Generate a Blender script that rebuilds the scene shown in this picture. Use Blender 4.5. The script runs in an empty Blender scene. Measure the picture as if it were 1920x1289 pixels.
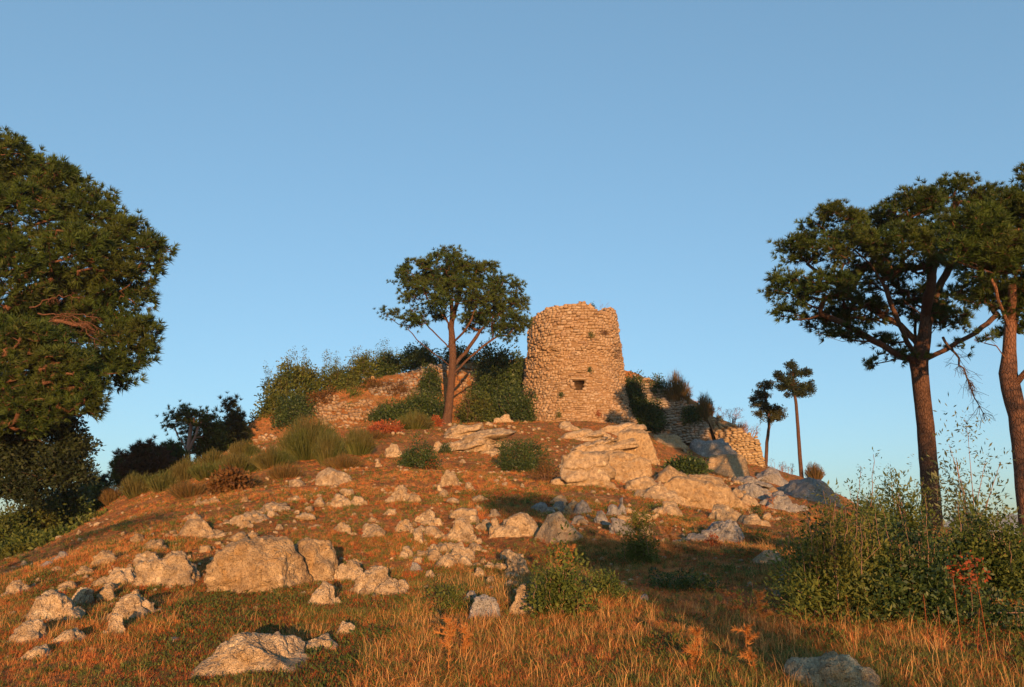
import bpy, math, random
import numpy as np
from mathutils import Vector, Matrix

# ------------------------------------------------------------------ camera, sky, sun, exposure
scene = bpy.context.scene
C = scene.collection
FPX = 1464.0                       # focal length in pixels of the 1920 px wide photograph
PITCH = math.radians(13.7)
EYE = 1.6
cam_d = bpy.data.cameras.new('camera')
cam = bpy.data.objects.new('camera', cam_d); C.objects.link(cam)
cam_d.sensor_width = 23.6; cam_d.lens = 18.0
cam_d.clip_start = 0.1; cam_d.clip_end = 20000
cam.location = (0, 0, EYE); cam.rotation_euler = (math.pi/2 + PITCH, 0, 0)
scene.camera = cam

SUN_EL = math.radians(3.2)
SUN_AZ = math.radians(7.0)       # to the right of straight behind the camera
world = bpy.data.worlds.new('World'); scene.world = world; world.use_nodes = True
wn = world.node_tree; wn.nodes.clear()
sky = wn.nodes.new('ShaderNodeTexSky'); sky.sky_type = 'NISHITA'; sky.sun_disc = False
sky.sun_elevation = SUN_EL; sky.sun_rotation = math.pi - SUN_AZ
sky.altitude = 800; sky.air_density = 0.8; sky.dust_density = 2.0; sky.ozone_density = 1.6
bg = wn.nodes.new('ShaderNodeBackground'); bg.inputs['Strength'].default_value = 0.15
wo = wn.nodes.new('ShaderNodeOutputWorld')
gm = wn.nodes.new('ShaderNodeGamma'); gm.inputs[1].default_value = 0.57
tn = wn.nodes.new('ShaderNodeMix'); tn.data_type = 'RGBA'; tn.blend_type = 'MULTIPLY'; tn.inputs[0].default_value = 1; tn.inputs[7].default_value = (.69, .94, 1.09, 1)
wn.links.new(sky.outputs[0], gm.inputs[0]); wn.links.new(gm.outputs[0], tn.inputs[6]); wn.links.new(tn.outputs[2], bg.inputs[0]); wn.links.new(bg.outputs[0], wo.inputs[0])
sun_d = bpy.data.lights.new('sun', 'SUN'); sun_o = bpy.data.objects.new('sun', sun_d); C.objects.link(sun_o)
sun_d.energy = 3.15; sun_d.angle = math.radians(0.53); sun_d.color = (1.0, 0.52, 0.22)
tosun = Vector((math.sin(SUN_AZ)*math.cos(SUN_EL), -math.cos(SUN_AZ)*math.cos(SUN_EL), math.sin(SUN_EL)))
sun_o.rotation_euler = tosun.to_track_quat('Z', 'Y').to_euler()
# trees out of the picture whose shade falls into it, the middle two added for it: label, x, y, crown bottom z, crown top z, crown radius, seed
GROVE = [('holm oak outside the right edge, shading the grey boulder', 20.0, 0., 1.5, 9.0, 3.4, 1),
         ('low tree behind the viewer at right, shading the near hollow', 4.3, -15., 2.62, 2.9, .7, 2),
         ('small tree behind the viewer at right, shading the rubble row', 4.3, -16., 3.65, 4.0, .9, 3),
         ('tree outside the left edge, shading the left ridge', -5.6, -6., 2.7, 3.5, 1.8, 4)]
NGRASS = 400000
HAZE = 0.00016
sun_o.location = (10, -30, 30)
scene.view_settings.view_transform = 'Standard'; scene.view_settings.look = 'None'
scene.view_settings.gamma = 1.0; scene.view_settings.use_curve_mapping = False
scene.view_settings.exposure = 1.7
scene.cycles.max_bounces = 6; scene.cycles.transparent_max_bounces = 6

random.seed(7)
rng = np.random.default_rng(7)
pi = math.pi

# ------------------------------------------------------------------ noise
def _hash(ix, iy, iz, seed):
    h = (ix.astype(np.int64)*374761393 + iy.astype(np.int64)*668265263 + iz.astype(np.int64)*2147483647 + seed*1274126177) & 0xffffffff
    h = ((h ^ (h >> 13))*1274126177) & 0xffffffff
    h = ((h ^ (h >> 15))*2246822519) & 0xffffffff
    return ((h ^ (h >> 16)) & 0xffffff)/float(0xffffff)
def vnoise(p, seed=0):
    p = np.asarray(p, float); i = np.floor(p); f = p - i; f = f*f*f*(f*(f*6 - 15) + 10)
    r = 0
    for dx in (0, 1):
        for dy in (0, 1):
            for dz in (0, 1):
                w = (f[..., 0] if dx else 1-f[..., 0])*(f[..., 1] if dy else 1-f[..., 1])*(f[..., 2] if dz else 1-f[..., 2])
                r = r + w*_hash(i[..., 0]+dx, i[..., 1]+dy, i[..., 2]+dz, seed)
    return r*2 - 1
def fbm(p, octv=4, seed=0, gain=.5, lac=2.03):
    a = 1; s = 0; q = np.asarray(p, float)
    for k in range(octv):
        s = s + a*vnoise(q, seed + k*17); q = q*lac + 11.3; a *= gain
    return s
def ridged(p, octv=4, seed=0):
    a = 1; s = 0; q = np.asarray(p, float)
    for k in range(octv):
        s = s + a*(1 - np.abs(vnoise(q, seed + k*13))*2); q = q*2.1 + 5.7; a *= .5
    return s
def unit(v):
    return v/np.maximum(np.linalg.norm(v, axis=-1, keepdims=True), 1e-9)

# ------------------------------------------------------------------ picture -> world
SP, CP = math.sin(PITCH), math.cos(PITCH)
def ray(px, py):
    xc = (px - 960)/FPX; yc = (644.5 - py)/FPX
    d = CP - SP*yc
    return xc/d, (SP + CP*yc)/d           # X and Z gained per metre of world Y
def P(px, py, Y):
    a, b = ray(px, py); return np.array([a*Y, Y, EYE + b*Y])
def msize(n, Y): return n*Y/FPX

# ------------------------------------------------------------------ terrain height
ctrl = [(0,1289,7),(480,1289,6.3),(960,1289,5.8),(1440,1289,5.5),(1900,1289,4.7),
        (0,1185,11),(0,1085,20),(250,1200,9.5),(200,1120,14.5),(510,1122,13.3),(760,1130,12),(400,965,24),(300,1000,21.5),
        (150,1035,23),(335,958,27),(600,912,33.5),(560,882,38),(700,862,42),(838,797,52),(1000,795,55),(960,900,34),
        (960,1000,21.5),(960,1150,10.5),(1190,803,53.5),(1060,912,34),(1300,890,44),(1380,905,50),(1432,893,55.5),(1503,893,56),
        (1748,990,27),(1900,1005,24),(1590,965,38),(1600,1010,19),(1300,1000,22),(1400,1100,12.5),(1750,1150,6.8),(1180,960,28),
        (480,850,57),(350,885,54),(200,948,45),(100,1010,38),(0,1062,31),(1250,850,50),(700,1000,22),(1450,960,40)]
def _remap(c):      # one even slope of about 17 % from the viewer up to the tower
    px, py, Y = c
    if px >= 1500 or (px, py) in KEEP: return c
    return (px, py, float(np.interp(Y, [5, 5.8, 10.5, 15, 21.5, 27, 34, 42, 47, 52, 60], [4.4, 4.9, 7.1, 9.0, 12.0, 15., 20.5, 31, 40, 50, 60])))
KEEP = {(1250,850)}
cw = [tuple(P(*_remap(c))) for c in ctrl]
cw += [(-16.4,25,-.5),(-22,35,-1.),(-13,18,-.1),(-11,13.5,.4),(-28,45,-1.5),(0,0,0),(-6,0,.3),(6,0,-.1),(-12,6,0),(12,4,-.2),(0,-15,-1.2),(-20,-12,-2),(20,-12,-1),(-30,15,-2.5),(28,15,-1),(-40,40,-6),(-38,60,-4),
       (34,36,-4),(38,55,-8),(30,62,0),(-18,70,7.5),(4.8,61,9.6),(0,75,9),(20,80,2),(-34,85,-2),(0,105,0),(40,90,-14),(-60,30,-14),(60,30,-12),(-60,90,-18),(60,80,-22),(0,-50,-6),(0,130,-12)]
cw = np.array(cw)
def _tps(r2): return r2*np.log(r2 + 1e-9)*.5
_n = len(cw); _A = np.zeros((_n+3, _n+3)); _d2 = ((cw[:, None, :2]-cw[None, :, :2])**2).sum(-1)
_A[:_n, :_n] = _tps(_d2) + np.eye(_n)*3.0; _A[:_n, _n] = 1; _A[:_n, _n+1:] = cw[:, :2]; _A[_n:, :_n] = _A[:_n, _n:].T
_w = np.linalg.solve(_A, np.concatenate([cw[:, 2], [0, 0, 0]]))
# castle mound: its upper edge, left to right, with slope width
edge = [(-32,104,3,6),(-25,76,8,6)] + [tuple(P(a, b, c)) + (w,) for a, b, c, w in
        [(492,775,60.5,4.5),(560,752,61,5),(640,728,62,6),(720,706,63,7),(800,690,64,7),(880,680,65.5,5),(960,672,66,3),(1075,668,66,2),
         (1190,700,64.5,1.4),(1260,737,63,1.2),(1330,778,61,1.0),(1372,806,61.2,1.0),(1392,830,62.0,1.5)]] + [(17.2,68,6.5,3),(18,92,0,6)]
edge = np.array(edge)
def mound(x, y, z):
    best = np.full(x.shape, 1e9); zt = np.zeros(x.shape); wd = np.ones(x.shape); side = np.zeros(x.shape)
    for a, b in zip(edge[:-1], edge[1:]):
        d = b[:2]-a[:2]; L2 = (d**2).sum()
        t = np.clip(((x-a[0])*d[0] + (y-a[1])*d[1])/L2, 0, 1)
        qx = a[0]+t*d[0]; qy = a[1]+t*d[1]; dd = np.hypot(x-qx, y-qy)
        m = dd < best
        best = np.where(m, dd, best); zt = np.where(m, a[2]+t*(b[2]-a[2]), zt); wd = np.where(m, a[3]+t*(b[3]-a[3]), wd)
        side = np.where(m, np.sign(d[0]*(y-a[1]) - d[1]*(x-a[0])), side)
    poly = [tuple(e[:2]) for e in edge]; ins = np.zeros(x.shape, bool); j = len(poly)-1
    for i in range(len(poly)):
        (xi, yi), (xj, yj) = poly[i], poly[j]
        if yi != yj: ins ^= ((yi > y) != (yj > y)) & (x < (xj-xi)*(y-yi)/(yj-yi)+xi)
        j = i
    sd = np.where(ins, best, -best)
    k = np.clip(1 + sd/wd, 0, 1); k = np.where(sd > 0, 1, k); k = k**1.15
    top = zt + np.clip(sd, 0, 12)*.03
    return np.where((top > z) & (k > 0), z + (top - z)*k, z)
def H(x, y, detail=True):
    x = np.asarray(x, float); y = np.asarray(y, float); sh = x.shape; x = x.ravel(); y = y.ravel()
    z = np.empty_like(x)
    for s in range(0, len(x), 40000):
        X = x[s:s+40000]; Y = y[s:s+40000]
        r2 = (X[:, None]-cw[None, :, 0])**2 + (Y[:, None]-cw[None, :, 1])**2
        z[s:s+40000] = _tps(r2)@_w[:_n] + _w[_n] + _w[_n+1]*X + _w[_n+2]*Y
    z = mound(x, y, z)
    r = np.hypot(x, y-45)
    f = np.clip((r-75)/110, 0, 1); f = f*f*(3-2*f)
    far = -55 + 10*vnoise(np.stack([x/300, y/300, 0*x], -1), 5)
    z = z*(1-f) + far*f
    if detail:
        q = np.stack([x, y, 0*x], -1); dcy = np.clip((y-2)/10, .2, 1)
        z = z + dcy*(.08*vnoise(q*.42, 3) + .06*vnoise(q*1.1, 4)*dcy + .04*vnoise(q*2.7, 6) + .02*vnoise(q*6, 8))
    return z.reshape(sh)
# cached grid for quick look-ups
_gx = np.arange(-48, 48.01, .3); _gy = np.arange(-6, 105.01, .3)
_G = H(*np.meshgrid(_gx, _gy, indexing='ij'))
def hq(x, y):
    x = np.asarray(x, float); y = np.asarray(y, float)
    u = np.clip((x+48)/.3, 0, len(_gx)-1.001); v = np.clip((y+6)/.3, 0, len(_gy)-1.001)
    i = u.astype(int); j = v.astype(int); a = u-i; b = v-j
    return (_G[i, j]*(1-a)+_G[i+1, j]*a)*(1-b) + (_G[i, j+1]*(1-a)+_G[i+1, j+1]*a)*b
def nrm(x, y, e=.5):
    g = np.stack([-(hq(x+e, y)-hq(x-e, y))/(2*e), -(hq(x, y+e)-hq(x, y-e))/(2*e), np.ones_like(hq(x, y))], -1)
    return unit(g)
def G(px, py):
    a, b = ray(px, py); Y = np.arange(3, 100, .05)
    d = EYE + b*Y - hq(a*Y, Y)
    k = np.argmax(d < 0)
    if d[k] >= 0: k = int(np.argmin(d))
    y = Y[k]; return np.array([a*y, y, float(hq(a*y, y))])

# ------------------------------------------------------------------ mesh helpers
def mesh_np(name, V, F, mat=None, tone=None, smooth=False, slots=None):
    """V (n,3); F (m,k) array of faces with equal corner count, or list of such arrays"""
    if isinstance(F, np.ndarray): F = [F]
    F = [f for f in F if len(f)]
    me = bpy.data.meshes.new(name)
    V = np.ascontiguousarray(V, dtype=np.float32)
    nl = sum(f.size for f in F); nf = sum(len(f) for f in F)
    me.vertices.add(len(V)); me.vertices.foreach_set('co', V.ravel())
    me.loops.add(nl); me.loops.foreach_set('vertex_index', np.concatenate([f.ravel() for f in F]).astype(np.int32))
    me.polygons.add(nf)
    tot = np.concatenate([np.full(len(f), f.shape[1]) for f in F]).astype(np.int32)
    me.polygons.foreach_set('loop_start', np.concatenate([[0], np.cumsum(tot)[:-1]]).astype(np.int32))
    me.polygons.foreach_set('loop_total', tot)
    if smooth: me.polygons.foreach_set('use_smooth', np.ones(nf, bool))
    if tone is not None:
        at = me.attributes.new('tone', 'FLOAT', 'POINT'); at.data.foreach_set('value', np.asarray(tone, np.float32))
    me.update(calc_edges=True)
    if mat: me.materials.append(mat)
    return me
def link(name, data, parent=None, loc=None):
    o = bpy.data.objects.new(name, data); C.objects.link(o)
    if parent: o.parent = parent
    if loc is not None: o.location = loc
    return o
LABELS = {}
def tag(o, label, cat, group=None, kind=None):
    o['label'] = label; o['category'] = cat
    if group: o['group'] = group
    if kind: o['kind'] = kind
    if label in LABELS and not group: print('DUP LABEL', label)
    LABELS[label] = 1
    return o
def empty(name, loc):
    o = bpy.data.objects.new(name, None); o.location = loc; C.objects.link(o); o.empty_display_size = .3
    return o

class Soup:
    """collects triangles/quads for one mesh"""
    def __init__(s): s.V = []; s.T = []; s.Q = []; s.tn = []; s.n = 0
    def add(s, V, T=None, Q=None, tone=0.5):
        V = np.asarray(V, float).reshape(-1, 3)
        s.V.append(V)
        if T is not None and len(T): s.T.append(np.asarray(T)+s.n)
        if Q is not None and len(Q): s.Q.append(np.asarray(Q)+s.n)
        s.tn.append(np.broadcast_to(np.asarray(tone, float), (len(V),)) if np.ndim(tone) < 1 or len(tone) == len(V) else np.full(len(V), .5))
        s.n += len(V)
    def mesh(s, name, mat, smooth=False, origin=(0, 0, 0)):
        F = []
        if s.T: F.append(np.concatenate(s.T))
        if s.Q: F.append(np.concatenate(s.Q))
        return mesh_np(name, np.concatenate(s.V)-np.asarray(origin), F, mat, np.concatenate(s.tn), smooth)

def instances(tV, tF, pos, R, scale, tone):
    """numpy instancing of a template: pos (n,3), R (n,3,3) columns = axes, scale (n,) or (n,3)"""
    n = len(pos); k = len(tV); scale = np.asarray(scale, float)
    if scale.ndim == 1: scale = scale[:, None]*np.ones(3)
    V = np.einsum('nij,nkj->nki', R, tV[None]*scale[:, None, :]) + pos[:, None]
    F = (tF[None] + (np.arange(n)*k)[:, None, None]).reshape(-1, tF.shape[1])
    return V.reshape(-1, 3), F, np.repeat(tone, k)
def basis(axis, roll=None):
    """rotation matrices with z column along axis and random roll"""
    z = unit(axis); n = len(z)
    a = rng.normal(size=(n, 3)) if roll is None else np.broadcast_to(roll, (n, 3))
    x = unit(np.cross(a, z)); y = np.cross(z, x)
    return np.stack([x, y, z], -1)

# ------------------------------------------------------------------ materials
def newmat(name):
    m = bpy.data.materials.new(name); m.use_nodes = True; nt = m.node_tree; nt.nodes.clear()
    out = nt.nodes.new('ShaderNodeOutputMaterial')
    return m, nt, out
def N(nt, t, **kw):
    n = nt.nodes.new(t)
    for k, v in kw.items():
        if k in n.inputs: n.inputs[k].default_value = v
        else: setattr(n, k, v)
    return n
def ramp(nt, src, stops):
    r = nt.nodes.new('ShaderNodeValToRGB'); e = r.color_ramp.elements
    while len(e) < len(stops): e.new(.5)
    for i, (p, c) in enumerate(stops): e[i].position = p; e[i].color = (*c, 1)
    nt.links.new(src, r.inputs[0]); return r.outputs[0]
def mixc(nt, f, a, b, mode='MIX'):
    m = nt.nodes.new('ShaderNodeMix'); m.data_type = 'RGBA'; m.blend_type = mode
    for s, i in ((f, 0), (a, 6), (b, 7)):
        if isinstance(s, (int, float)): m.inputs[i].default_value = s
        elif isinstance(s, tuple): m.inputs[i].default_value = (*s, 1)
        else: nt.links.new(s, m.inputs[i])
    return m.outputs[2]
def math_(nt, op, a, b=0., clamp=False):
    m = nt.nodes.new('ShaderNodeMath'); m.operation = op; m.use_clamp = clamp
    for s, i in ((a, 0), (b, 1)):
        if isinstance(s, (int, float)): m.inputs[i].default_value = s
        else: nt.links.new(s, m.inputs[i])
    return m.outputs[0]
def noise(nt, vec, scale, detail=4, rough=.6, dist=0.):
    n = N(nt, 'ShaderNodeTexNoise', Scale=scale, Detail=detail, Roughness=rough, Distortion=dist)
    nt.links.new(vec, n.inputs['Vector']); return n.outputs['Fac']
def pos_(nt): return nt.nodes.new('ShaderNodeNewGeometry').outputs['Position']
def bump(nt, h, strength, dist, prev=None):
    b = N(nt, 'ShaderNodeBump', Strength=strength, Distance=dist); nt.links.new(h, b.inputs['Height'])
    if prev is not None: nt.links.new(prev, b.inputs['Normal'])
    return b.outputs[0]

def mat_rock(name, pale, mid, dark, scale=1., ochre=(.42, .27, .12)):
    m, nt, out = newmat(name); p = pos_(nt)
    n1 = noise(nt, p, 1.6*scale, 6, .65); n2 = noise(nt, p, 9*scale, 5, .7); n3 = noise(nt, p, 34*scale, 3, .6)
    c = ramp(nt, n1, [(.3, mid), (.5, pale), (.72, mid)])
    f2 = ramp(nt, n2, [(.44, (0, 0, 0)), (.62, (1, 1, 1))])
    c = mixc(nt, math_(nt, 'MULTIPLY', f2, .65), c, dark)
    n4 = noise(nt, p, 3.1*scale, 4, .6, 1.)
    f4 = ramp(nt, n4, [(.55, (0, 0, 0)), (.68, (1, 1, 1))])
    c = mixc(nt, math_(nt, 'MULTIPLY', f4, .5), c, ochre)
    f3 = ramp(nt, n3, [(.6, (0, 0, 0)), (.68, (1, 1, 1))])
    c = mixc(nt, math_(nt, 'MULTIPLY', f3, .55), c, tuple(x*.35 for x in mid))
    mp = N(nt, 'ShaderNodeMapping'); mp.inputs['Scale'].default_value = (1.3, 1.3, .35); nt.links.new(p, mp.inputs[0])
    n5 = noise(nt, mp.outputs[0], 2.2*scale, 5, .7, .8); c = mixc(nt, math_(nt, 'MULTIPLY', ramp(nt, n5, [(.5, (0, 0, 0)), (.68, (1, 1, 1))]), .55), c, tuple(x*.45 for x in mid))
    n6 = noise(nt, p, 7*scale, 2, .4); c = mixc(nt, math_(nt, 'MULTIPLY', ramp(nt, n6, [(.66, (0, 0, 0)), (.70, (1, 1, 1))]), .7), c, tuple(min(.6, x*1.35) for x in pale))
    vo = N(nt, 'ShaderNodeTexVoronoi', Scale=5*scale, feature='DISTANCE_TO_EDGE'); 
    wp = nt.nodes.new('ShaderNodeVectorMath'); wp.operation = 'ADD'
    nn = N(nt, 'ShaderNodeTexNoise', Scale=4*scale, Detail=3); nt.links.new(p, nn.inputs['Vector'])
    nt.links.new(p, wp.inputs[0]); nt.links.new(nn.outputs['Color'], wp.inputs[1]); nt.links.new(wp.outputs[0], vo.inputs['Vector'])
    cr = ramp(nt, vo.outputs['Distance'], [(0, (0, 0, 0)), (.03, (1, 1, 1))])
    b = N(nt, 'ShaderNodeBsdfPrincipled', Roughness=.9); b.inputs['Specular IOR Level'].default_value = .15
    nt.links.new(c, b.inputs['Base Color'])
    nb = bump(nt, n2, 1., .09); nb = bump(nt, n3, 1., .035, nb); nb = bump(nt, cr, .4, .03, nb)
    c2 = mixc(nt, math_(nt, 'MULTIPLY', math_(nt, 'SUBTRACT', 1., cr), .0), c, dark)
    nt.links.new(nb, b.inputs['Normal']); nt.links.new(b.outputs[0], out.inputs[0]); return m
def mat_stone(name, cols, var=1., spots=.3):
    """masonry stones: tone from the piece itself (object random plus its own attribute)"""
    m, nt, out = newmat(name); p = pos_(nt)
    oi = nt.nodes.new('ShaderNodeObjectInfo'); at = N(nt, 'ShaderNodeAttribute', attribute_name='tone')
    t = math_(nt, 'FRACT', math_(nt, 'ADD', oi.outputs['Random'], at.outputs['Fac']))
    k = len(cols); c = ramp(nt, t, [(i/(k-1), cols[i]) for i in range(k)])
    n0 = noise(nt, p, .55, 4, .6); n2 = noise(nt, p, 14, 5, .7); n3 = noise(nt, p, 45, 3, .6)
    c = mixc(nt, math_(nt, 'MULTIPLY', ramp(nt, n0, [(.4, (0, 0, 0)), (.65, (1, 1, 1))]), .35), c, (.30, .19, .10))
    c = mixc(nt, math_(nt, 'MULTIPLY', ramp(nt, n2, [(.48, (0, 0, 0)), (.66, (1, 1, 1))]), spots), c, (.16, .11, .07))
    b = N(nt, 'ShaderNodeBsdfPrincipled', Roughness=.92); b.inputs['Specular IOR Level'].default_value = .1
    nt.links.new(c, b.inputs['Base Color'])
    nb = bump(nt, n2, .8, .04); nb = bump(nt, n3, .5, .012, nb)
    nt.links.new(nb, b.inputs['Normal']); nt.links.new(b.outputs[0], out.inputs[0]); return m
def mat_leaf(name, cols, trans=.35, rough=.6, nscale=.8, namt=.35, ncol=None, spec=.2):
    m, nt, out = newmat(name); p = pos_(nt)
    oi = nt.nodes.new('ShaderNodeObjectInfo'); at = N(nt, 'ShaderNodeAttribute', attribute_name='tone')
    k = len(cols); c = ramp(nt, at.outputs['Fac'], [(i/(k-1) if k > 1 else 0, cols[i]) for i in range(k)])
    if ncol:
        n0 = noise(nt, p, nscale, 3, .5)
        c = mixc(nt, math_(nt, 'MULTIPLY', ramp(nt, n0, [(.45, (0, 0, 0)), (.6, (1, 1, 1))]), namt), c, ncol)
    b = N(nt, 'ShaderNodeBsdfPrincipled', Roughness=rough); b.inputs['Specular IOR Level'].default_value = spec
    nt.links.new(c, b.inputs['Base Color'])
    tr = nt.nodes.new('ShaderNodeBsdfTranslucent'); nt.links.new(c, tr.inputs[0])
    mx = nt.nodes.new('ShaderNodeMixShader'); mx.inputs[0].default_value = trans
    nt.links.new(b.outputs[0], mx.inputs[1]); nt.links.new(tr.outputs[0], mx.inputs[2]); nt.links.new(mx.outputs[0], out.inputs[0])
    return m
def mat_bark(name, a, b_, scale=1.):
    m, nt, out = newmat(name); p = pos_(nt)
    mp = N(nt, 'ShaderNodeMapping'); mp.inputs['Scale'].default_value = (1, 1, .35); nt.links.new(p, mp.inputs[0])
    vo = N(nt, 'ShaderNodeTexVoronoi', Scale=16*scale, feature='DISTANCE_TO_EDGE'); nt.links.new(mp.outputs[0], vo.inputs['Vector'])
    n = noise(nt, p, 6*scale, 5, .65); n1 = noise(nt, p, 1.1, 3, .5)
    cr = ramp(nt, vo.outputs['Distance'], [(0, (0, 0, 0)), (.12, (1, 1, 1))])
    c = mixc(nt, n, a, b_); c = mixc(nt, n1, c, tuple(x*.6 for x in a))
    c = mixc(nt, cr, tuple(x*.6 for x in a), c)
    s = N(nt, 'ShaderNodeBsdfPrincipled', Roughness=.9); s.inputs['Specular IOR Level'].default_value = .1
    nt.links.new(c, s.inputs['Base Color']); nb = bump(nt, cr, .9, .03); nb = bump(nt, n, .6, .02, nb)
    nt.links.new(nb, s.inputs['Normal']); nt.links.new(s.outputs[0], out.inputs[0]); return m

M = {}
M['rock'] = mat_rock('limestone', (0.467, 0.360, 0.226), (0.324, 0.240, 0.148), (0.156, 0.108, 0.064), ochre=(0.389, 0.240, 0.089))
M['rock_ochre'] = mat_rock('ochre_limestone', (0.410, 0.305, 0.176), (0.310, 0.211, 0.114), (0.161, 0.105, 0.057), ochre=(0.373, 0.211, 0.062))
M['rock_grey_shaded'] = mat_rock('shaded_grey_limestone', (.30, .29, .27), (.22, .21, .20), (.10, .095, .09), ochre=(.20, .17, .13))  # greyer limestone for rocks in shade, the shade put into the colour
M['stone'] = mat_stone('masonry_stone', [(0.219, 0.152, 0.090), (0.307, 0.225, 0.144), (0.251, 0.175, 0.108), (0.372, 0.294, 0.207), (0.186, 0.124, 0.077), (0.279, 0.193, 0.122), (0.326, 0.248, 0.162), (0.223, 0.152, 0.095)], spots=.5)
M['stone_grey_shaded'] = mat_stone('shaded_grey_masonry', [(0.209, 0.179, 0.142), (0.265, 0.227, 0.183), (0.189, 0.159, 0.129), (0.293, 0.248, 0.195), (0.230, 0.193, 0.149)])  # shaded copy of the wall stone, shade put into the grey
M['stone_yellow_lit'] = mat_stone('sunlit_yellow_masonry', [(0.295, 0.212, 0.117), (0.362, 0.265, 0.142), (0.314, 0.232, 0.123), (0.389, 0.298, 0.175), (0.281, 0.199, 0.104)])  # sunlit copy of the wall stone, sunlight put into the yellow
M['mortar'] = mat_stone('mortar', [(0.176, 0.116, 0.063), (0.189, 0.122, 0.069)], spots=.5)
M['dark_inside'] = mat_stone('inner_shade', [(.10, .07, .05), (.12, .09, .06)])  # darkness inside the window put into a darker masonry colour
M['bark'] = mat_bark('pine_bark', (.11, .06, .038), (.17, .095, .06))
M['bark_dark'] = mat_bark('dark_bark', (.10, .065, .045), (.15, .10, .07))
M['bark_red'] = mat_bark('red_bark', (.17, .085, .05), (.23, .12, .075))
M['twig'] = mat_leaf('dry_twig', [(.16, .09, .06), (.24, .14, .09)], trans=0)
M['twig_pink'] = mat_leaf('pinkish_twig', [(.24, .13, .10), (.34, .19, .14)], trans=0)
M['pine'] = mat_leaf('pine_needles', [(0.015, 0.033, 0.008), (0.032, 0.063, 0.011), (0.060, 0.097, 0.017)], trans=.25, ncol=(0.064, 0.074, 0.011), nscale=.7, namt=.5)
M['pine_warm'] = mat_leaf('warm_pine_needles', [(0.022, 0.042, 0.009), (0.043, 0.075, 0.013), (0.070, 0.110, 0.018)], trans=.3, ncol=(0.070, 0.079, 0.016), nscale=.7, namt=.5)  # lighter, warmer green needles
M['pine_rust'] = mat_leaf('rusty_needles', [(.05, .03, .015), (.085, .04, .022), (.05, .05, .02)], trans=.2)
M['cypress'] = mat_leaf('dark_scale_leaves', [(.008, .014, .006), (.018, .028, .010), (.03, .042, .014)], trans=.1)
M['cypress_olive'] = mat_leaf('olive_scale_leaves', [(.03, .035, .012), (.055, .055, .018), (.04, .045, .015)], trans=.15)
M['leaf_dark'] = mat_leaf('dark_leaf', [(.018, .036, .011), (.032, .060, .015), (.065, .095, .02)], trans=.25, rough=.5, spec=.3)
M['leaf_mid'] = mat_leaf('mid_green_leaf', [(.035, .055, .014), (.06, .09, .018), (.12, .14, .028)], trans=.3, ncol=(.12, .10, .02), nscale=.9)
M['leaf_olive'] = mat_leaf('olive_leaf', [(.05, .065, .028), (.10, .12, .045), (.15, .165, .07)], trans=.3, rough=.5, spec=.3)
M['leaf_rust'] = mat_leaf('rust_leaf', [(.09, .045, .018), (.15, .07, .022), (.10, .07, .025)], trans=.3)
M['leaf_red'] = mat_leaf('red_leaf', [(.20, .05, .02), (.34, .08, .03), (.26, .10, .03)], trans=.35)
M['broom'] = mat_leaf('broom_stems', [(.035, .05, .014), (.075, .095, .022), (.12, .125, .035)], trans=.25, ncol=(.13, .085, .03), nscale=.8, namt=.5)
M['broom_rust'] = mat_leaf('rusty_broom', [(.09, .06, .02), (.16, .09, .03), (.10, .09, .03)], trans=.25)
M['dry'] = mat_leaf('dry_grass', [(0.337, 0.132, 0.042), (0.534, 0.226, 0.068), (0.730, 0.352, 0.110)], trans=.3, ncol=(0.590, 0.213, 0.061), nscale=.35, namt=.6)
M['dry_gold'] = mat_leaf('golden_straw', [(0.460, 0.242, 0.085), (0.621, 0.347, 0.120), (0.713, 0.420, 0.170)], trans=.3)
M['dry_rust'] = mat_leaf('rusty_grass', [(0.270, 0.077, 0.025), (0.486, 0.132, 0.038), (0.608, 0.209, 0.065)], trans=.3)
M['grass_green'] = mat_leaf('green_grass', [(.07, .10, .025), (.13, .16, .038), (.22, .24, .06)], trans=.35)
M['thistle'] = mat_leaf('dry_thistle', [(.30, .12, .035), (.42, .18, .05), (.40, .21, .07)], trans=.3)

def mat_ground():
    m, nt, out = newmat('dry_earth'); p = pos_(nt)
    a = noise(nt, p, .22, 5, .6); b = noise(nt, p, 1.7, 6, .7); c_ = noise(nt, p, 12, 5, .7); d = noise(nt, p, 50, 3, .6)
    c = ramp(nt, b, [(.3, (.21, .08, .03)), (.5, (.40, .165, .055)), (.7, (.52, .28, .11))])
    g = ramp(nt, a, [(.45, (0, 0, 0)), (.65, (1, 1, 1))])
    c = mixc(nt, math_(nt, 'MULTIPLY', g, .35), c, (.10, .09, .03))
    s = ramp(nt, c_, [(.40, (0, 0, 0)), (.62, (1, 1, 1))])
    c = mixc(nt, math_(nt, 'MULTIPLY', s, .6), c, (.07, .035, .018))
    e = noise(nt, p, 3.3, 4, .65, .6); s3 = ramp(nt, e, [(.52, (0, 0, 0)), (.64, (1, 1, 1))]); c = mixc(nt, math_(nt, 'MULTIPLY', s3, .6), c, (.085, .075, .03))
    s2 = ramp(nt, d, [(.60, (0, 0, 0)), (.72, (1, 1, 1))])
    c = mixc(nt, math_(nt, 'MULTIPLY', s2, .5), c, (.42, .27, .13))
    bs = N(nt, 'ShaderNodeBsdfPrincipled', Roughness=.95); bs.inputs['Specular IOR Level'].default_value = .05
    nt.links.new(c, bs.inputs['Base Color']); nb = bump(nt, c_, 1., .08); nb = bump(nt, d, .8, .03, nb)
    nt.links.new(nb, bs.inputs['Normal']); nt.links.new(bs.outputs[0], out.inputs[0]); return m
M['ground'] = mat_ground()
m, nt, out = newmat('wooded_hill'); n_ = noise(nt, pos_(nt), .01, 6, .7)
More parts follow.
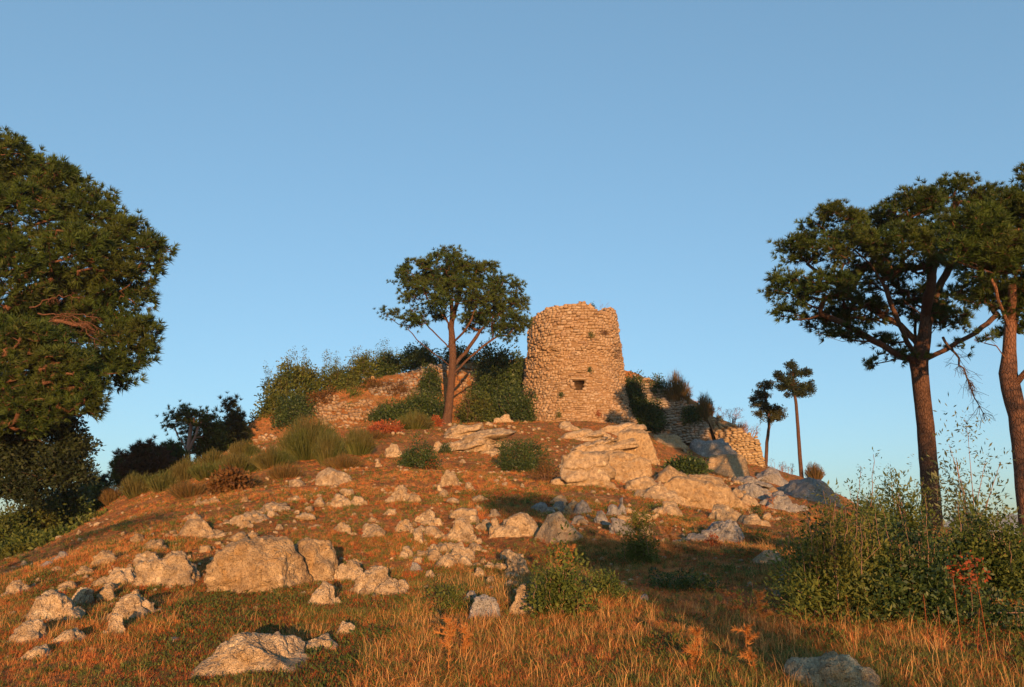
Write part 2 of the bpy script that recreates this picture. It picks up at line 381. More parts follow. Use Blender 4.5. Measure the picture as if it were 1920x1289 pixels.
c_ = ramp(nt, n_, [(.35, (.03, .045, .03)), (.6, (.07, .08, .05))]); b_ = N(nt, 'ShaderNodeBsdfPrincipled', Roughness=1.)
nt.links.new(c_, b_.inputs['Base Color']); nt.links.new(b_.outputs[0], out.inputs[0]); M['hill'] = m

# ------------------------------------------------------------------ ground sheet
def graded(a, b, core, far_a, far_b, g=1.16):
    s = list(np.arange(a, b+1e-6, core)); st = core; lo = []; x = a
    while x > far_a: st *= g; x -= st; lo.append(x)
    st = core; hi = []; x = b
    while x < far_b: st *= g; x += st; hi.append(x)
    return np.array(lo[::-1]+s+hi)
gx = graded(-30, 30, .36, -6000, 6000)
ya = [2.4]; 
while ya[-1] < 72: ya.append(ya[-1] + max(.075, ya[-1]*.0085))
st = ya[-1]-ya[-2]
while ya[-1] < 9000: st *= 1.13; ya.append(ya[-1]+st)
st = .1; yb = []; x = 2.4
while x > -3000: st *= 1.15; x -= st; yb.append(x)
gy = np.array(yb[::-1]+ya)
XX, YY = np.meshgrid(gx, gy, indexing='ij'); ZZ = H(XX, YY)
ny = len(gy); nx = len(gx); idx = np.arange(nx*ny).reshape(nx, ny)
Q = np.stack([idx[:-1, :-1], idx[1:, :-1], idx[1:, 1:], idx[:-1, 1:]], -1).reshape(-1, 4)
g = link('ground', mesh_np('ground', np.stack([XX, YY, ZZ], -1).reshape(-1, 3), Q, M['ground'], smooth=True)); g['kind'] = 'structure'
# far hills beyond the right edge of the slope
def far_hill(cx, cy, w, h, seed):
    u = np.linspace(-1, 1, 70); v = np.linspace(-1, 1, 26); U, Vv = np.meshgrid(u, v, indexing='ij')
    r = np.clip(1-U**2, 0, 1)*np.clip(1-Vv**2, 0, 1)
    x = cx+U*w; y = cy+Vv*w*.45
    z = -62 + h*r*(.75+.35*fbm(np.stack([U*3, Vv*2, 0*U], -1), 4, seed))
    id_ = np.arange(70*26).reshape(70, 26); q = np.stack([id_[:-1, :-1], id_[1:, :-1], id_[1:, 1:], id_[:-1, 1:]], -1).reshape(-1, 4)
    o = link('distant_hill', mesh_np('distant_hill', np.stack([x, y, z], -1).reshape(-1, 3), q, M['hill'], smooth=True)); o['kind'] = 'structure'
far_hill(1900, 3000, 500, 150, 3)

# ------------------------------------------------------------------ stones (shared variants)
def ico(level):
    import bmesh
    bm = bmesh.new(); bmesh.ops.create_icosphere(bm, subdivisions=level, radius=1)
    V = np.array([v.co[:] for v in bm.verts]); F = np.array([[v.index for v in f.verts] for f in bm.faces]); bm.free(); return V, F
ICO = {k: ico(k) for k in (1, 2, 3, 4, 5, 6)}
def block_template(seed):
    """irregular building stone in a unit box (x width, y depth outwards, z height), 44-ish triangles"""
    r = np.random.default_rng(seed)
    xs = [-.5, -.17, .2, .5]; V = []; 
    V0, F0 = ICO[1]
    d = V0.copy(); 
    # push towards a box: superellipsoid
    p = np.sign(d)*np.abs(d)**.42; p = p/np.max(np.abs(p), axis=1, keepdims=True)*.5
    p = p*(.78+.22*np.linalg.norm(d, axis=1, keepdims=True)) + r.normal(size=p.shape)*.045
    tilt = r.normal()*.18; p[:, 2] += p[:, 0]*tilt; p[:, 0] += p[:, 2]*r.normal()*.2
    return p, F0
def block_template2(seed):
    r = np.random.default_rng(seed); V0, F0 = ICO[2]
    p = np.sign(V0)*np.abs(V0)**.38; p = p/np.max(np.abs(p), axis=1, keepdims=True)*.5
    c = fbm(V0*1.4+seed*7.7, 3, seed)
    p = p*(1+.10*c[:, None]); p[:, 2] += p[:, 0]*r.normal()*.14; p[:, 0] += p[:, 2]*r.normal()*.18
    return p, F0
BT = [block_template(s) for s in range(12)]
stone_meshes = {}
def stone_mesh(v, mk):
    if (v, mk) not in stone_meshes: stone_meshes[v, mk] = mesh_np('stone', BT[v][0], BT[v][1], M[mk])
    return stone_meshes[v, mk]
def place_stones(parent, items, mk, limit=300, name='stone'):
    """items: (score, pos, right, out, up, w, d, h). The `limit` that show largest are objects, the rest one mesh."""
    items = sorted(items, key=lambda t: -t[0]); org = np.array(parent.location)
    for k, it in enumerate(items[:limit]):
        _, p, r, o, u, w, d, h = it
        ob = bpy.data.objects.new(name, stone_mesh(k % 12, mk)); C.objects.link(ob); ob.parent = parent
        q = p-org
        ob.matrix_local = Matrix(((r[0]*w, o[0]*d, u[0]*h, q[0]), (r[1]*w, o[1]*d, u[1]*h, q[1]), (r[2]*w, o[2]*d, u[2]*h, q[2]), (0, 0, 0, 1)))
    rest = items[limit:]
    if rest:
        S = Soup()
        for v in range(12):
            sub = rest[v::12]
            if not sub: continue
            pos = np.array([t[1] for t in sub]); R = np.array([np.stack([t[2], t[3], t[4]], -1) for t in sub]); sc = np.array([[t[5], t[6], t[7]] for t in sub])
            V, F, tn = instances(BT[v][0], BT[v][1], pos, R, sc, rng.random(len(sub)))
            S.add(V, T=F, tone=tn)
        ob = link('small_stones', S.mesh('small_stones', M[mk], origin=org), parent); ob['kind'] = 'stuff'

# ------------------------------------------------------------------ round tower
TC = np.array([4.95, 61.2]); TZ0 = 8.9; TZ1 = 18.75
def trad(z):
    return np.interp(z, [8.5, 10.5, 12.5, 15.2, 15.25, 17.5, 19.5], [4.62, 4.32, 4.08, 3.86, 3.80, 3.56, 3.42])
def ttop(th):
    """rim height by angle; th=0 faces the camera, positive to the right"""
    t = (th+pi) % (2*pi)-pi
    b = np.interp(t, [-pi, -2.2, -1.5, -1.15, -.9, -.6, -.2, .0, .12, .25, .36, .46, .62, .78, .88, .98, 1.25, 1.6, 2.2, pi],
                  [17.4, 17.5, 17.9, 18.2, 18.55, 18.62, 18.7, 18.78, 18.95, 18.9, 18.6, 18.42, 18.32, 18.38, 18.85, 18.9, 18.95, 18.6, 17.9, 17.4])
    return b
tower = empty('round_tower', (TC[0], TC[1], TZ0))
tag(tower, 'round ruined stone tower with broken rim and small dark window on the hilltop', 'tower')
def tpoint(th, z, off=0.):
    r = trad(z)+off+.09*vnoise(np.array([math.cos(th)*2.2, math.sin(th)*2.2, z*.45]), 61)+.05*vnoise(np.array([math.cos(th)*6, math.sin(th)*6, z*1.6]), 62)+.75*max(0., min(1., (12.6-z)/3.6))*max(0., math.sin(th-.25)) - .22*max(0, 1-abs(z-13.2)/1.3)*max(0, 1-abs(th-1.0)/.35); return np.array([TC[0]+r*math.sin(th), TC[1]-r*math.cos(th), z])
# window: angle and size
WTH, WZ0, WZ1 = .01, 12.0, 12.72
def in_window(th, z, gr=0.):
    t = (th-WTH+pi) % (2*pi)-pi; half = (.26+.22*(z-WZ0)/(WZ1-WZ0))/4.1
    return WZ0-gr < z < WZ1+gr and abs(t) < half+gr/4.1
S = Soup(); nth = 168; zs = np.concatenate([np.linspace(8.0, WZ0, 22), np.linspace(WZ0, WZ1, 5)[1:], np.linspace(WZ1, 19.1, 34)[1:]])
V = []; 
for j, z in enumerate(zs):
    for i in range(nth):
        th = 2*pi*i/nth
        zz = min(z, float(ttop(th)))
        V.append(tpoint(th, zz, (-.13 if z > 15.2 else -.10) - (.1 if abs(z-15.12) < .15 else 0) + .03*math.sin(i*12.9+j*7.1)))
V = np.array(V); Qs = []
for j in range(len(zs)-1):
    for i in range(nth):
        th = 2*pi*(i+.5)/nth; zc = (zs[j]+zs[j+1])/2
        if zs[j] > max(ttop(2*pi*i/nth), ttop(2*pi*(i+1)/nth)): continue
        if in_window(th, zc): continue
        Qs.append([j*nth+i, j*nth+(i+1) % nth, (j+1)*nth+(i+1) % nth, (j+1)*nth+i])
S.add(V, Q=np.array(Qs))
# wall top and inner face (the wall is 1.1 m thick)
ring_o = np.array([tpoint(2*pi*i/nth, float(ttop(2*pi*i/nth)), -.10) for i in range(nth)])
ring_i = np.array([tpoint(2*pi*i/nth, float(ttop(2*pi*i/nth))-.15, -1.2) for i in range(nth)])
ring_b = ring_i.copy(); ring_b[:, 2] = 14.5
A = np.concatenate([ring_o, ring_i, ring_b]); Qs = []
for i in range(nth):
    k = (i+1) % nth
    Qs += [[i, k, nth+k, nth+i], [nth+i, nth+k, 2*nth+k, 2*nth+i]]
S.add(A, Q=np.array(Qs)); 
fl = np.concatenate([ring_b, [[TC[0], TC[1], 14.4]]]); S.add(fl, T=np.array([[i, (i+1) % nth, nth] for i in range(nth)]))
link('wall_core', S.mesh('wall_core', M['mortar'], origin=tower.location), tower)
# window recess: splayed shaft, deeper than the wall so it stays dark
def wquad(d):
    c = np.array([TC[0], TC[1]]); out_ = np.array([math.sin(WTH), -math.cos(WTH)]); rt = np.array([math.cos(WTH), math.sin(WTH)]); pts = []
    for sx, z, w in ((-1, WZ0-.03, .26), (1, WZ0-.03, .26), (1, WZ1+.03, .46), (-1, WZ1+.03, .46)):
        q = c+out_*(trad(z)-.10-d)+rt*sx*(w+.06); pts.append([q[0], q[1], z])
    return pts
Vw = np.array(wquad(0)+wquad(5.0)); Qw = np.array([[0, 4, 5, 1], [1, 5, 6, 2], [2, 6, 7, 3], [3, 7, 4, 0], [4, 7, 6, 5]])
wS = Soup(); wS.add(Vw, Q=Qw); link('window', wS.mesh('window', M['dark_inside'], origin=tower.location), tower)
# courses of stones
items = []; z = 8.6; rr = random.Random(11)
while z < 19.0:
    hgt = rr.uniform(.16, .27) if z > 15.2 else rr.uniform(.13, .23)
    if abs(z-15.1) < .14: hgt = .12
    th = -pi + rr.uniform(0, .1)
    while th < pi:
        w = rr.choice([.18, .23, .28, .34, .44])*rr.uniform(.85, 1.15)*(1.1 if z > 15.2 else .92); r = float(trad(z)); dth = w/r
        zc = z+hgt/2 + .06*math.sin(th*3+z)+.04*math.sin(th*9+z*5)+(rr.uniform(-.035, .035) if z > 15.3 else rr.uniform(-.06, .06))
        tc = th+dth/2
        th += dth+.012/r
        if zc > ttop(tc)+rr.uniform(-.06, .12) or in_window(tc, zc, .06): continue
        ledge = .03 if abs(z-15.14) < .12 else 0
        gap = rr.random() < .045
        if gap and abs(tc) < 1.5: continue
        buried = (z < 15.1) and (rr.random() < .22)          # stones flush under old mortar
        off = rr.uniform(-.05, .035)+ledge-(.07 if buried else 0)
        p = tpoint(tc, zc, off-.10)
        o = np.array([math.sin(tc), -math.cos(tc), .06]); o = o/np.linalg.norm(o)
        rt = np.array([math.cos(tc), math.sin(tc), rr.uniform(-.05, .05)]); rt -= o*rt.dot(o); rt /= np.linalg.norm(rt); up = np.cross(rt, o)
        vis = max(0, math.cos(tc+.08))
        items.append((w*hgt*(vis if vis > .12 else 0), p, rt, o, up, w*1.0, rr.uniform(.22, .38), hgt*(.97 if z > 15.2 else rr.uniform(.75, 1.1))))
    z += hgt+.004
# voussoir-like lintel and sill at the window
p = tpoint(WTH, WZ1+.11, -.04); o = np.array([math.sin(WTH), -math.cos(WTH), 0]); rt = np.array([math.cos(WTH), math.sin(WTH), 0]); up = np.array([0, 0, 1.])
items = [t for t in items if not (abs(t[1][0]-p[0]) < .62 and abs(t[1][2]-p[2]) < .11 and t[1][1] < 60)]
items.append((9, p, rt, o, up, 1.25, .3, .17))
for sx in (-1, 1):
    for k in range(3):
        zz = WZ0+.12+k*.24; w_ = .25+.22*(zz-WZ0)/(WZ1-WZ0)
        q = tpoint(WTH, zz, -.05)+rt*sx*(w_+.17); items.append((8, q, rt, o, up, .26, .3, .24))
# broken coping: loose stones on top of the rim
for k in range(170):
    th = rr.uniform(-pi, pi); zt = float(ttop(th)); off = -rr.uniform(.1, 1.0)
    p = tpoint(th, zt, off); p[2] = zt+rr.uniform(-.02, .1); a = rr.uniform(0, 6.3)
    rt = np.array([math.cos(a), math.sin(a), rr.uniform(-.2, .2)]); rt /= np.linalg.norm(rt); o = np.cross([0, 0, 1.], rt); o /= np.linalg.norm(o); up = np.cross(rt, o)
    items.append((.01*(1 if abs(th) > 1.4 else 5), p, rt, o, up, rr.uniform(.25, .5), rr.uniform(.2, .35), rr.uniform(.15, .26)))
place_stones(tower, items, 'stone', 300)

# ------------------------------------------------------------------ retaining wall to the right of the tower
def masonry(root, base, top, mk, seed, wr=(.25, .5), hr=(.14, .26), gap=.03, skip=None, core='mortar', jag=.1):
    """ruled face between two polylines (left to right), stones in courses in front of a solid core"""
    base = np.array(base); top = np.array(top); r_ = random.Random(seed)
    L = np.concatenate([[0], np.cumsum(np.linalg.norm(np.diff(base[:, :2], axis=0), axis=1))]); tot = L[-1]
    def at(s, v):
        b = np.array([np.interp(s, L, base[:, k]) for k in range(3)]); t = np.array([np.interp(s, L, top[:, k]) for k in range(3)])
        return b+(t-b)*v, t[2]-b[2]
    def frame(s, v):
        a = at(max(0, s-.15), v)[0]; b = at(min(tot, s+.15), v)[0]; rt = b-a; rt[2] = 0; rt /= np.linalg.norm(rt)
        up = at(s, 1)[0]-at(s, 0)[0]; up /= np.linalg.norm(up); o = np.cross(rt, up); o /= np.linalg.norm(o)
        if o[1] > 0: o = -o
        up = np.cross(o, rt); up = up if up[2] > 0 else -up
        return rt, o, up
    n1, n2 = 60, 16; S_ = Soup(); ss = np.linspace(0, tot, n1); rows = []
    for s in ss:
        for v in np.linspace(-.05, 1, n2):
            p, h = at(s, v); rt, o, up = frame(s, v); rows.append(p-o*(.08+.02*math.sin(s*9+v*21)))
        p, h = at(s, 1); rows.append(p-o*1.1); rows.append(at(s, 0)[0]-o*1.1)
    n2 += 2; idn = np.arange(n1*n2).reshape(n1, n2); q = np.stack([idn[:-1, :-1], idn[1:, :-1], idn[1:, 1:], idn[:-1, 1:]], -1).reshape(-1, 4)
    S_.add(np.array(rows), Q=q)
    for e in (0, n1-1): S_.add(np.array(rows)[idn[e]], T=np.array([[0, k, k+1] for k in range(1, n2-1)]))
    link('wall_core', S_.mesh('wall_core', M[core], origin=root.location), root)
    z = float(base[:, 2].min())-.1; items = []
    while z < top[:, 2].max():
        hgt = r_.uniform(*hr); s = r_.uniform(0, .3)
        while s < tot:
            w = r_.uniform(*wr); sc = s+w/2; s += w+gap*r_.uniform(.3, 1.2)
            if sc > tot: break
            b, h = at(sc, 0); v = (z+hgt/2-b[2]+.07*math.sin(sc*2.3+z))/h
            if v < -.08 or v > 1+jag*r_.uniform(-.6, .8) or r_.random() < .03: continue
            p, _ = at(sc, v)
            if skip and skip(p): continue
            rt, o, up = frame(sc, v)
            a = r_.uniform(-.10, .10); rt2 = rt*math.cos(a)+up*math.sin(a); up2 = np.cross(o, rt2); up2 = up2 if up2[2] > 0 else -up2
            items.append((w*hgt, p+o*r_.uniform(-.08, .03), rt2, -o if False else o, up2, w, r_.uniform(.22, .36), hgt*.96))
        z += hgt+.004
    place_stones(root, items, mk, 300)
# shaded length next to the tower, shade also put into its grey stone
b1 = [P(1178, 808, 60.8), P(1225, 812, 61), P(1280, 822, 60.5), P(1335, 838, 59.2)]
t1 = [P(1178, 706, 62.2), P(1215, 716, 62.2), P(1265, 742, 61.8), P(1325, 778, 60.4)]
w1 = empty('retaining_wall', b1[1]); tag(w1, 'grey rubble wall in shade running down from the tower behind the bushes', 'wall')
masonry(w1, b1, t1, 'stone_grey_shaded', 5)
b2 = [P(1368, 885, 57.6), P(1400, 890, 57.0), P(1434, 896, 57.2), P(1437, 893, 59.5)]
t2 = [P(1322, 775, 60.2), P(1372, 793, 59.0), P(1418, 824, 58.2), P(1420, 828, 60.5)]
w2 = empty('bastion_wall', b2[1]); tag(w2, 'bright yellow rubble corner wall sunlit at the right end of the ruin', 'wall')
masonry(w2, b2, t2, 'stone_yellow_lit', 6, wr=(.2, .44), hr=(.13, .24))  # lit face of the same wall, sunlight put into its yellow stone
b3 = [P(1330, 850, 58.6), P(1350, 862, 58.2), P(1369, 884, 57.7)]
t3 = [P(1323, 790, 60.0), P(1324, 780, 60.1), P(1324, 777, 60.15)]

# ruined masonry on the left bank: patches laid on the slope in rough courses
def patch(poly, name, label, mk, n, seed, size=(.16, .42)):
    r_ = random.Random(seed); poly = np.array(poly, float)
    c = G(poly[:, 0].mean(), poly[:, 1].mean()); root = empty(name, c); tag(root, label, 'wall')
    items = []; x0, y0 = poly.min(0); x1, y1 = poly.max(0)
    def inside(x, y):
        k = False; j = len(poly)-1
        for i in range(len(poly)):
            if (poly[i, 1] > y) != (poly[j, 1] > y) and x < (poly[j, 0]-poly[i, 0])*(y-poly[i, 1])/(poly[j, 1]-poly[i, 1])+poly[i, 0]: k = not k
            j = i
        return k
    y = y1; core = []
    while y > y0:
        x = x0+r_.uniform(0, 8); step = r_.uniform(3.4, 5.4)
        while x < x1:
            w = r_.uniform(*size); Yd = 60.; wp = w*FPX/Yd
            yy = y+2.0*math.sin(x*.05+y*.3)+r_.uniform(-1, 1)
            if inside(x+wp/2, yy) and r_.random() > .16:
                p = G(x+wp/2, yy)
                if p[1] > 48:
                    nn = nrm(p[0], p[1]); o = unit(np.array([nn[0]*.8, nn[1]*1.0-.35, nn[2]*.5+r_.uniform(-.1, .1)]))
                    up = unit(np.array([r_.uniform(-.4, .4), 0.1, 1.])); rt = unit(np.cross(up, -o)); rt = rt if rt[0] > 0 else -rt
                    up = np.cross(rt, o); up = up if up[2] > 0 else -up
                    items.append((w, p+o*r_.uniform(-.10, .16), rt, o, up, w, r_.uniform(.3, .55), r_.uniform(.12, .26)))
            x += wp*1.02
        y -= step
    place_stones(root, items, mk, 300); return root
patch([(583,770),(596,744),(628,742),(650,756),(668,752),(700,752),(712,770),(690,790),(662,800),(640,822),(610,812),(600,790)], 'ruined_wall', 'tumbled orange rubble wall between the dark ivy and the broom bushes', 'stone', 1, 1)
patch([(690,735),(720,718),(752,706),(780,696),(800,682),(838,684),(842,700),(826,716),(826,745),(806,752),(790,744),(760,748),(730,744),(700,748)], 'ruined_wall', 'long broken wall band just left of the central pine trunk', 'stone_grey_shaded', 1, 2)
patch([(474,850),(480,822),(498,815),(520,818),(524,836),(512,852)], 'ruined_wall', 'small low remnant of rubble wall under the ivy at its far left', 'stone', 1, 3)
patch([(858,690),(905,690),(912,735),(900,760),(868,752)], 'ruined_wall', 'shaded broken wall between the central pine and the tower', 'stone', 1, 4)
patch([(676,674),(686,660),(700,662),(708,676),(700,690),(682,688)], 'ruined_wall', 'small sunlit masonry stump on the skyline among the shrubs', 'stone_yellow_lit', 1, 9)

# ------------------------------------------------------------------ rocks
def chunk(seed, dims, lvl=4, facets=12, rough=.12, box=False, strata=0., round_=.0, crack=.04, mat='rock', tiltdir=(.25, .1)):
    r = np.random.default_rng(seed); V0, F0 = ICO[lvl]
    nrm_ = unit(r.normal(size=(facets, 3))); nrm_[:, 2] = np.abs(nrm_[:, 2])*.9+.05; nrm_ = unit(nrm_)
    a, b, c_, e_ = r.uniform(.05, .8, 4) if not box else r.uniform(-.05, .18, 4); g_ = r.normal(size=8)*.25
    nrm_ = np.concatenate([nrm_, [[0, 0, -1.], [g_[6], g_[7], 1.], [1, g_[0], a], [-1, g_[1], b], [g_[2], -1, c_], [g_[3], 1, e_]]]); nrm_ = unit(nrm_)
    d = r.uniform(.62, 1.0, len(nrm_)); d[facets:] = r.uniform(.80, 1., 6)
    if box: d[:facets] = r.uniform(.88, 1.12, facets); d[facets+1] = .9
    dot = V0@nrm_.T; q = np.where(dot > .05, d/np.maximum(dot, .05), 9.)
    k = 40.; rad = -np.log(np.exp(-k*q).sum(1))/k
    rad = rad*(1-round_)+round_*.95
    p = V0*rad[:, None]
    dims = np.asarray(dims, float); p = p*dims
    size = dims.mean(); f = 1/size
    nn = unit(p/dims**2)
    dsp = fbm(p*f*1.5+seed*3.1, 6, seed, .56)*rough*1.5*size - .05*size*np.abs(vnoise(p*f*2.6+seed, seed+3))
    if crack: dsp -= crack*size*np.clip(ridged(p*f*1.1+seed, 2, seed+5)-1.02, 0, 1)*2.8 + .10*size*np.clip(ridged(p*f*np.array([2.2, 2.2, 3.4])+seed, 3, seed+25)-1.25, 0, 1)*(.5+rough*4)
    if strata:
        c, s = tiltdir; t = p[:, 2]-c*p[:, 0]-s*p[:, 1]; t = t/(strata*dims[2]) + .35*vnoise(p*f*1.2, seed)
        saw = (t % 1.); dsp += (np.clip(saw*5, 0, 1)-.5)*.15*size*(1-.4*saw)*(.4+.6*(vnoise(p*f*1.7, seed+2) > -.2))
        hor = nn.copy(); hor[:, 2] *= .3; nn = unit(hor)
    p = p+nn*dsp[:, None] + unit(V0)*(fbm(p*f*5, 3, seed+9)*.018*size)[:, None]
    if lvl >= 5:   # solution cracks across large faces
        w_ = p*f*.9+.35*np.stack([vnoise(p*f*2+9, seed+31), vnoise(p*f*2+19, seed+32), vnoise(p*f*2+29, seed+33)], -1)
        cr_ = np.abs(vnoise(w_*1.6, seed+40)); p = p-unit(V0)*(np.clip(1-cr_/.045, 0, 1)*.05*size)[:, None]
    return p, F0
def rock_mesh(seed, dims, lvl=4, parts=6, mat='rock', whole=False, strata=0., **kw):
    """one outcrop: a few overlapping fragments (or tilted layers) grown into one mesh"""
    r = np.random.default_rng(seed+5000); W, D, Hz = dims; S = Soup()
    if whole: V, F = chunk(seed, dims, lvl, strata=strata, **kw); S.add(V, T=F)
    elif strata:
        k = 4 if W > .5 else 3
        for i in range(k):
            f = (i+.5)/k; d = (W*r.uniform(.78, 1.)*(1-.28*f), D*r.uniform(.8, 1.)*(1-.3*f), Hz/k*r.uniform(1.4, 2.1)); V, F = chunk(seed*7+i, d, max(3, lvl-1), **{**kw, 'box': True, 'rough': .14})
            V = V+np.array([W*r.uniform(-.14, .14)*(1+f), D*(r.uniform(-.05, .1)+.22*f), -Hz+2*Hz*f]); V[:, 2] += V[:, 0]*r.uniform(.0, .12); S.add(V, T=F)
    else:
        for i in range(parts):
            if i == 0: x, y, fw, fd, e = r.uniform(-.15, .15), r.uniform(0, .2), r.uniform(.55, .72), .8, r.uniform(.9, 1.)
            else:
                x = r.uniform(-.72, .72); y = r.uniform(-.5, .4); fw = r.uniform(.24, .5); fd = r.uniform(.25, .5); e = (1-.55*abs(x))*r.uniform(.45, .95)
            V, F = chunk(seed*7+i, (W*fw, D*fd, Hz*e), lvl if i == 0 else max(2, lvl-1), **kw)
            a = r.uniform(-.35, .35); V = V@np.array([[math.cos(a), 0, math.sin(a)], [0, 1, 0], [-math.sin(a), 0, math.cos(a)]]).T
            S.add(V+np.array([x*W, y*D, -Hz+Hz*e]), T=F)
    F = np.concatenate(S.T); return mesh_np('rock', np.concatenate(S.V), F, M[mat])
ROCKS_XY = []
def rock(px, base, w, h, label, seed, mat='rock', deep=.75, lvl=4, rot=0., tilt=(0, 0), name='rock', Y=None, sink=.28, cat='rock', group=None, **kw):
    p = G(px, base) if Y is None else P(px, base, Y)
    Yd = p[1]; W = msize(w, Yd)/2; Hh = msize(h, Yd)
    dz = Hh*(1+sink)/2*1.05; D = max(W*deep, Hh*.45)
    if not (name == 'boulder' or (mat == 'rock_ochre' and w > 60)): W *= 1.16; Hh *= 1.12; dz *= 1.12; kw.setdefault('parts', 7 if w < 60 else 10)
    kw.setdefault('whole', name == 'boulder' or (mat == 'rock_ochre' and w > 60)); me = rock_mesh(seed, (W*1.08, D, dz), 6 if kw['whole'] and lvl == 5 and w > 100 else lvl, mat=mat, **kw)
    o = link(name, me); o.location = (p[0], p[1]+D*.75, p[2]+Hh-dz+ .0)
    o.rotation_euler = (tilt[0], tilt[1], rot)
    tag(o, label, cat, group); ROCKS_XY.append((p[0], p[1]+D*.75, W, D)); return o
R_ = 'rock'; RO = 'rock_ochre'; RG = 'rock_grey_shaded'
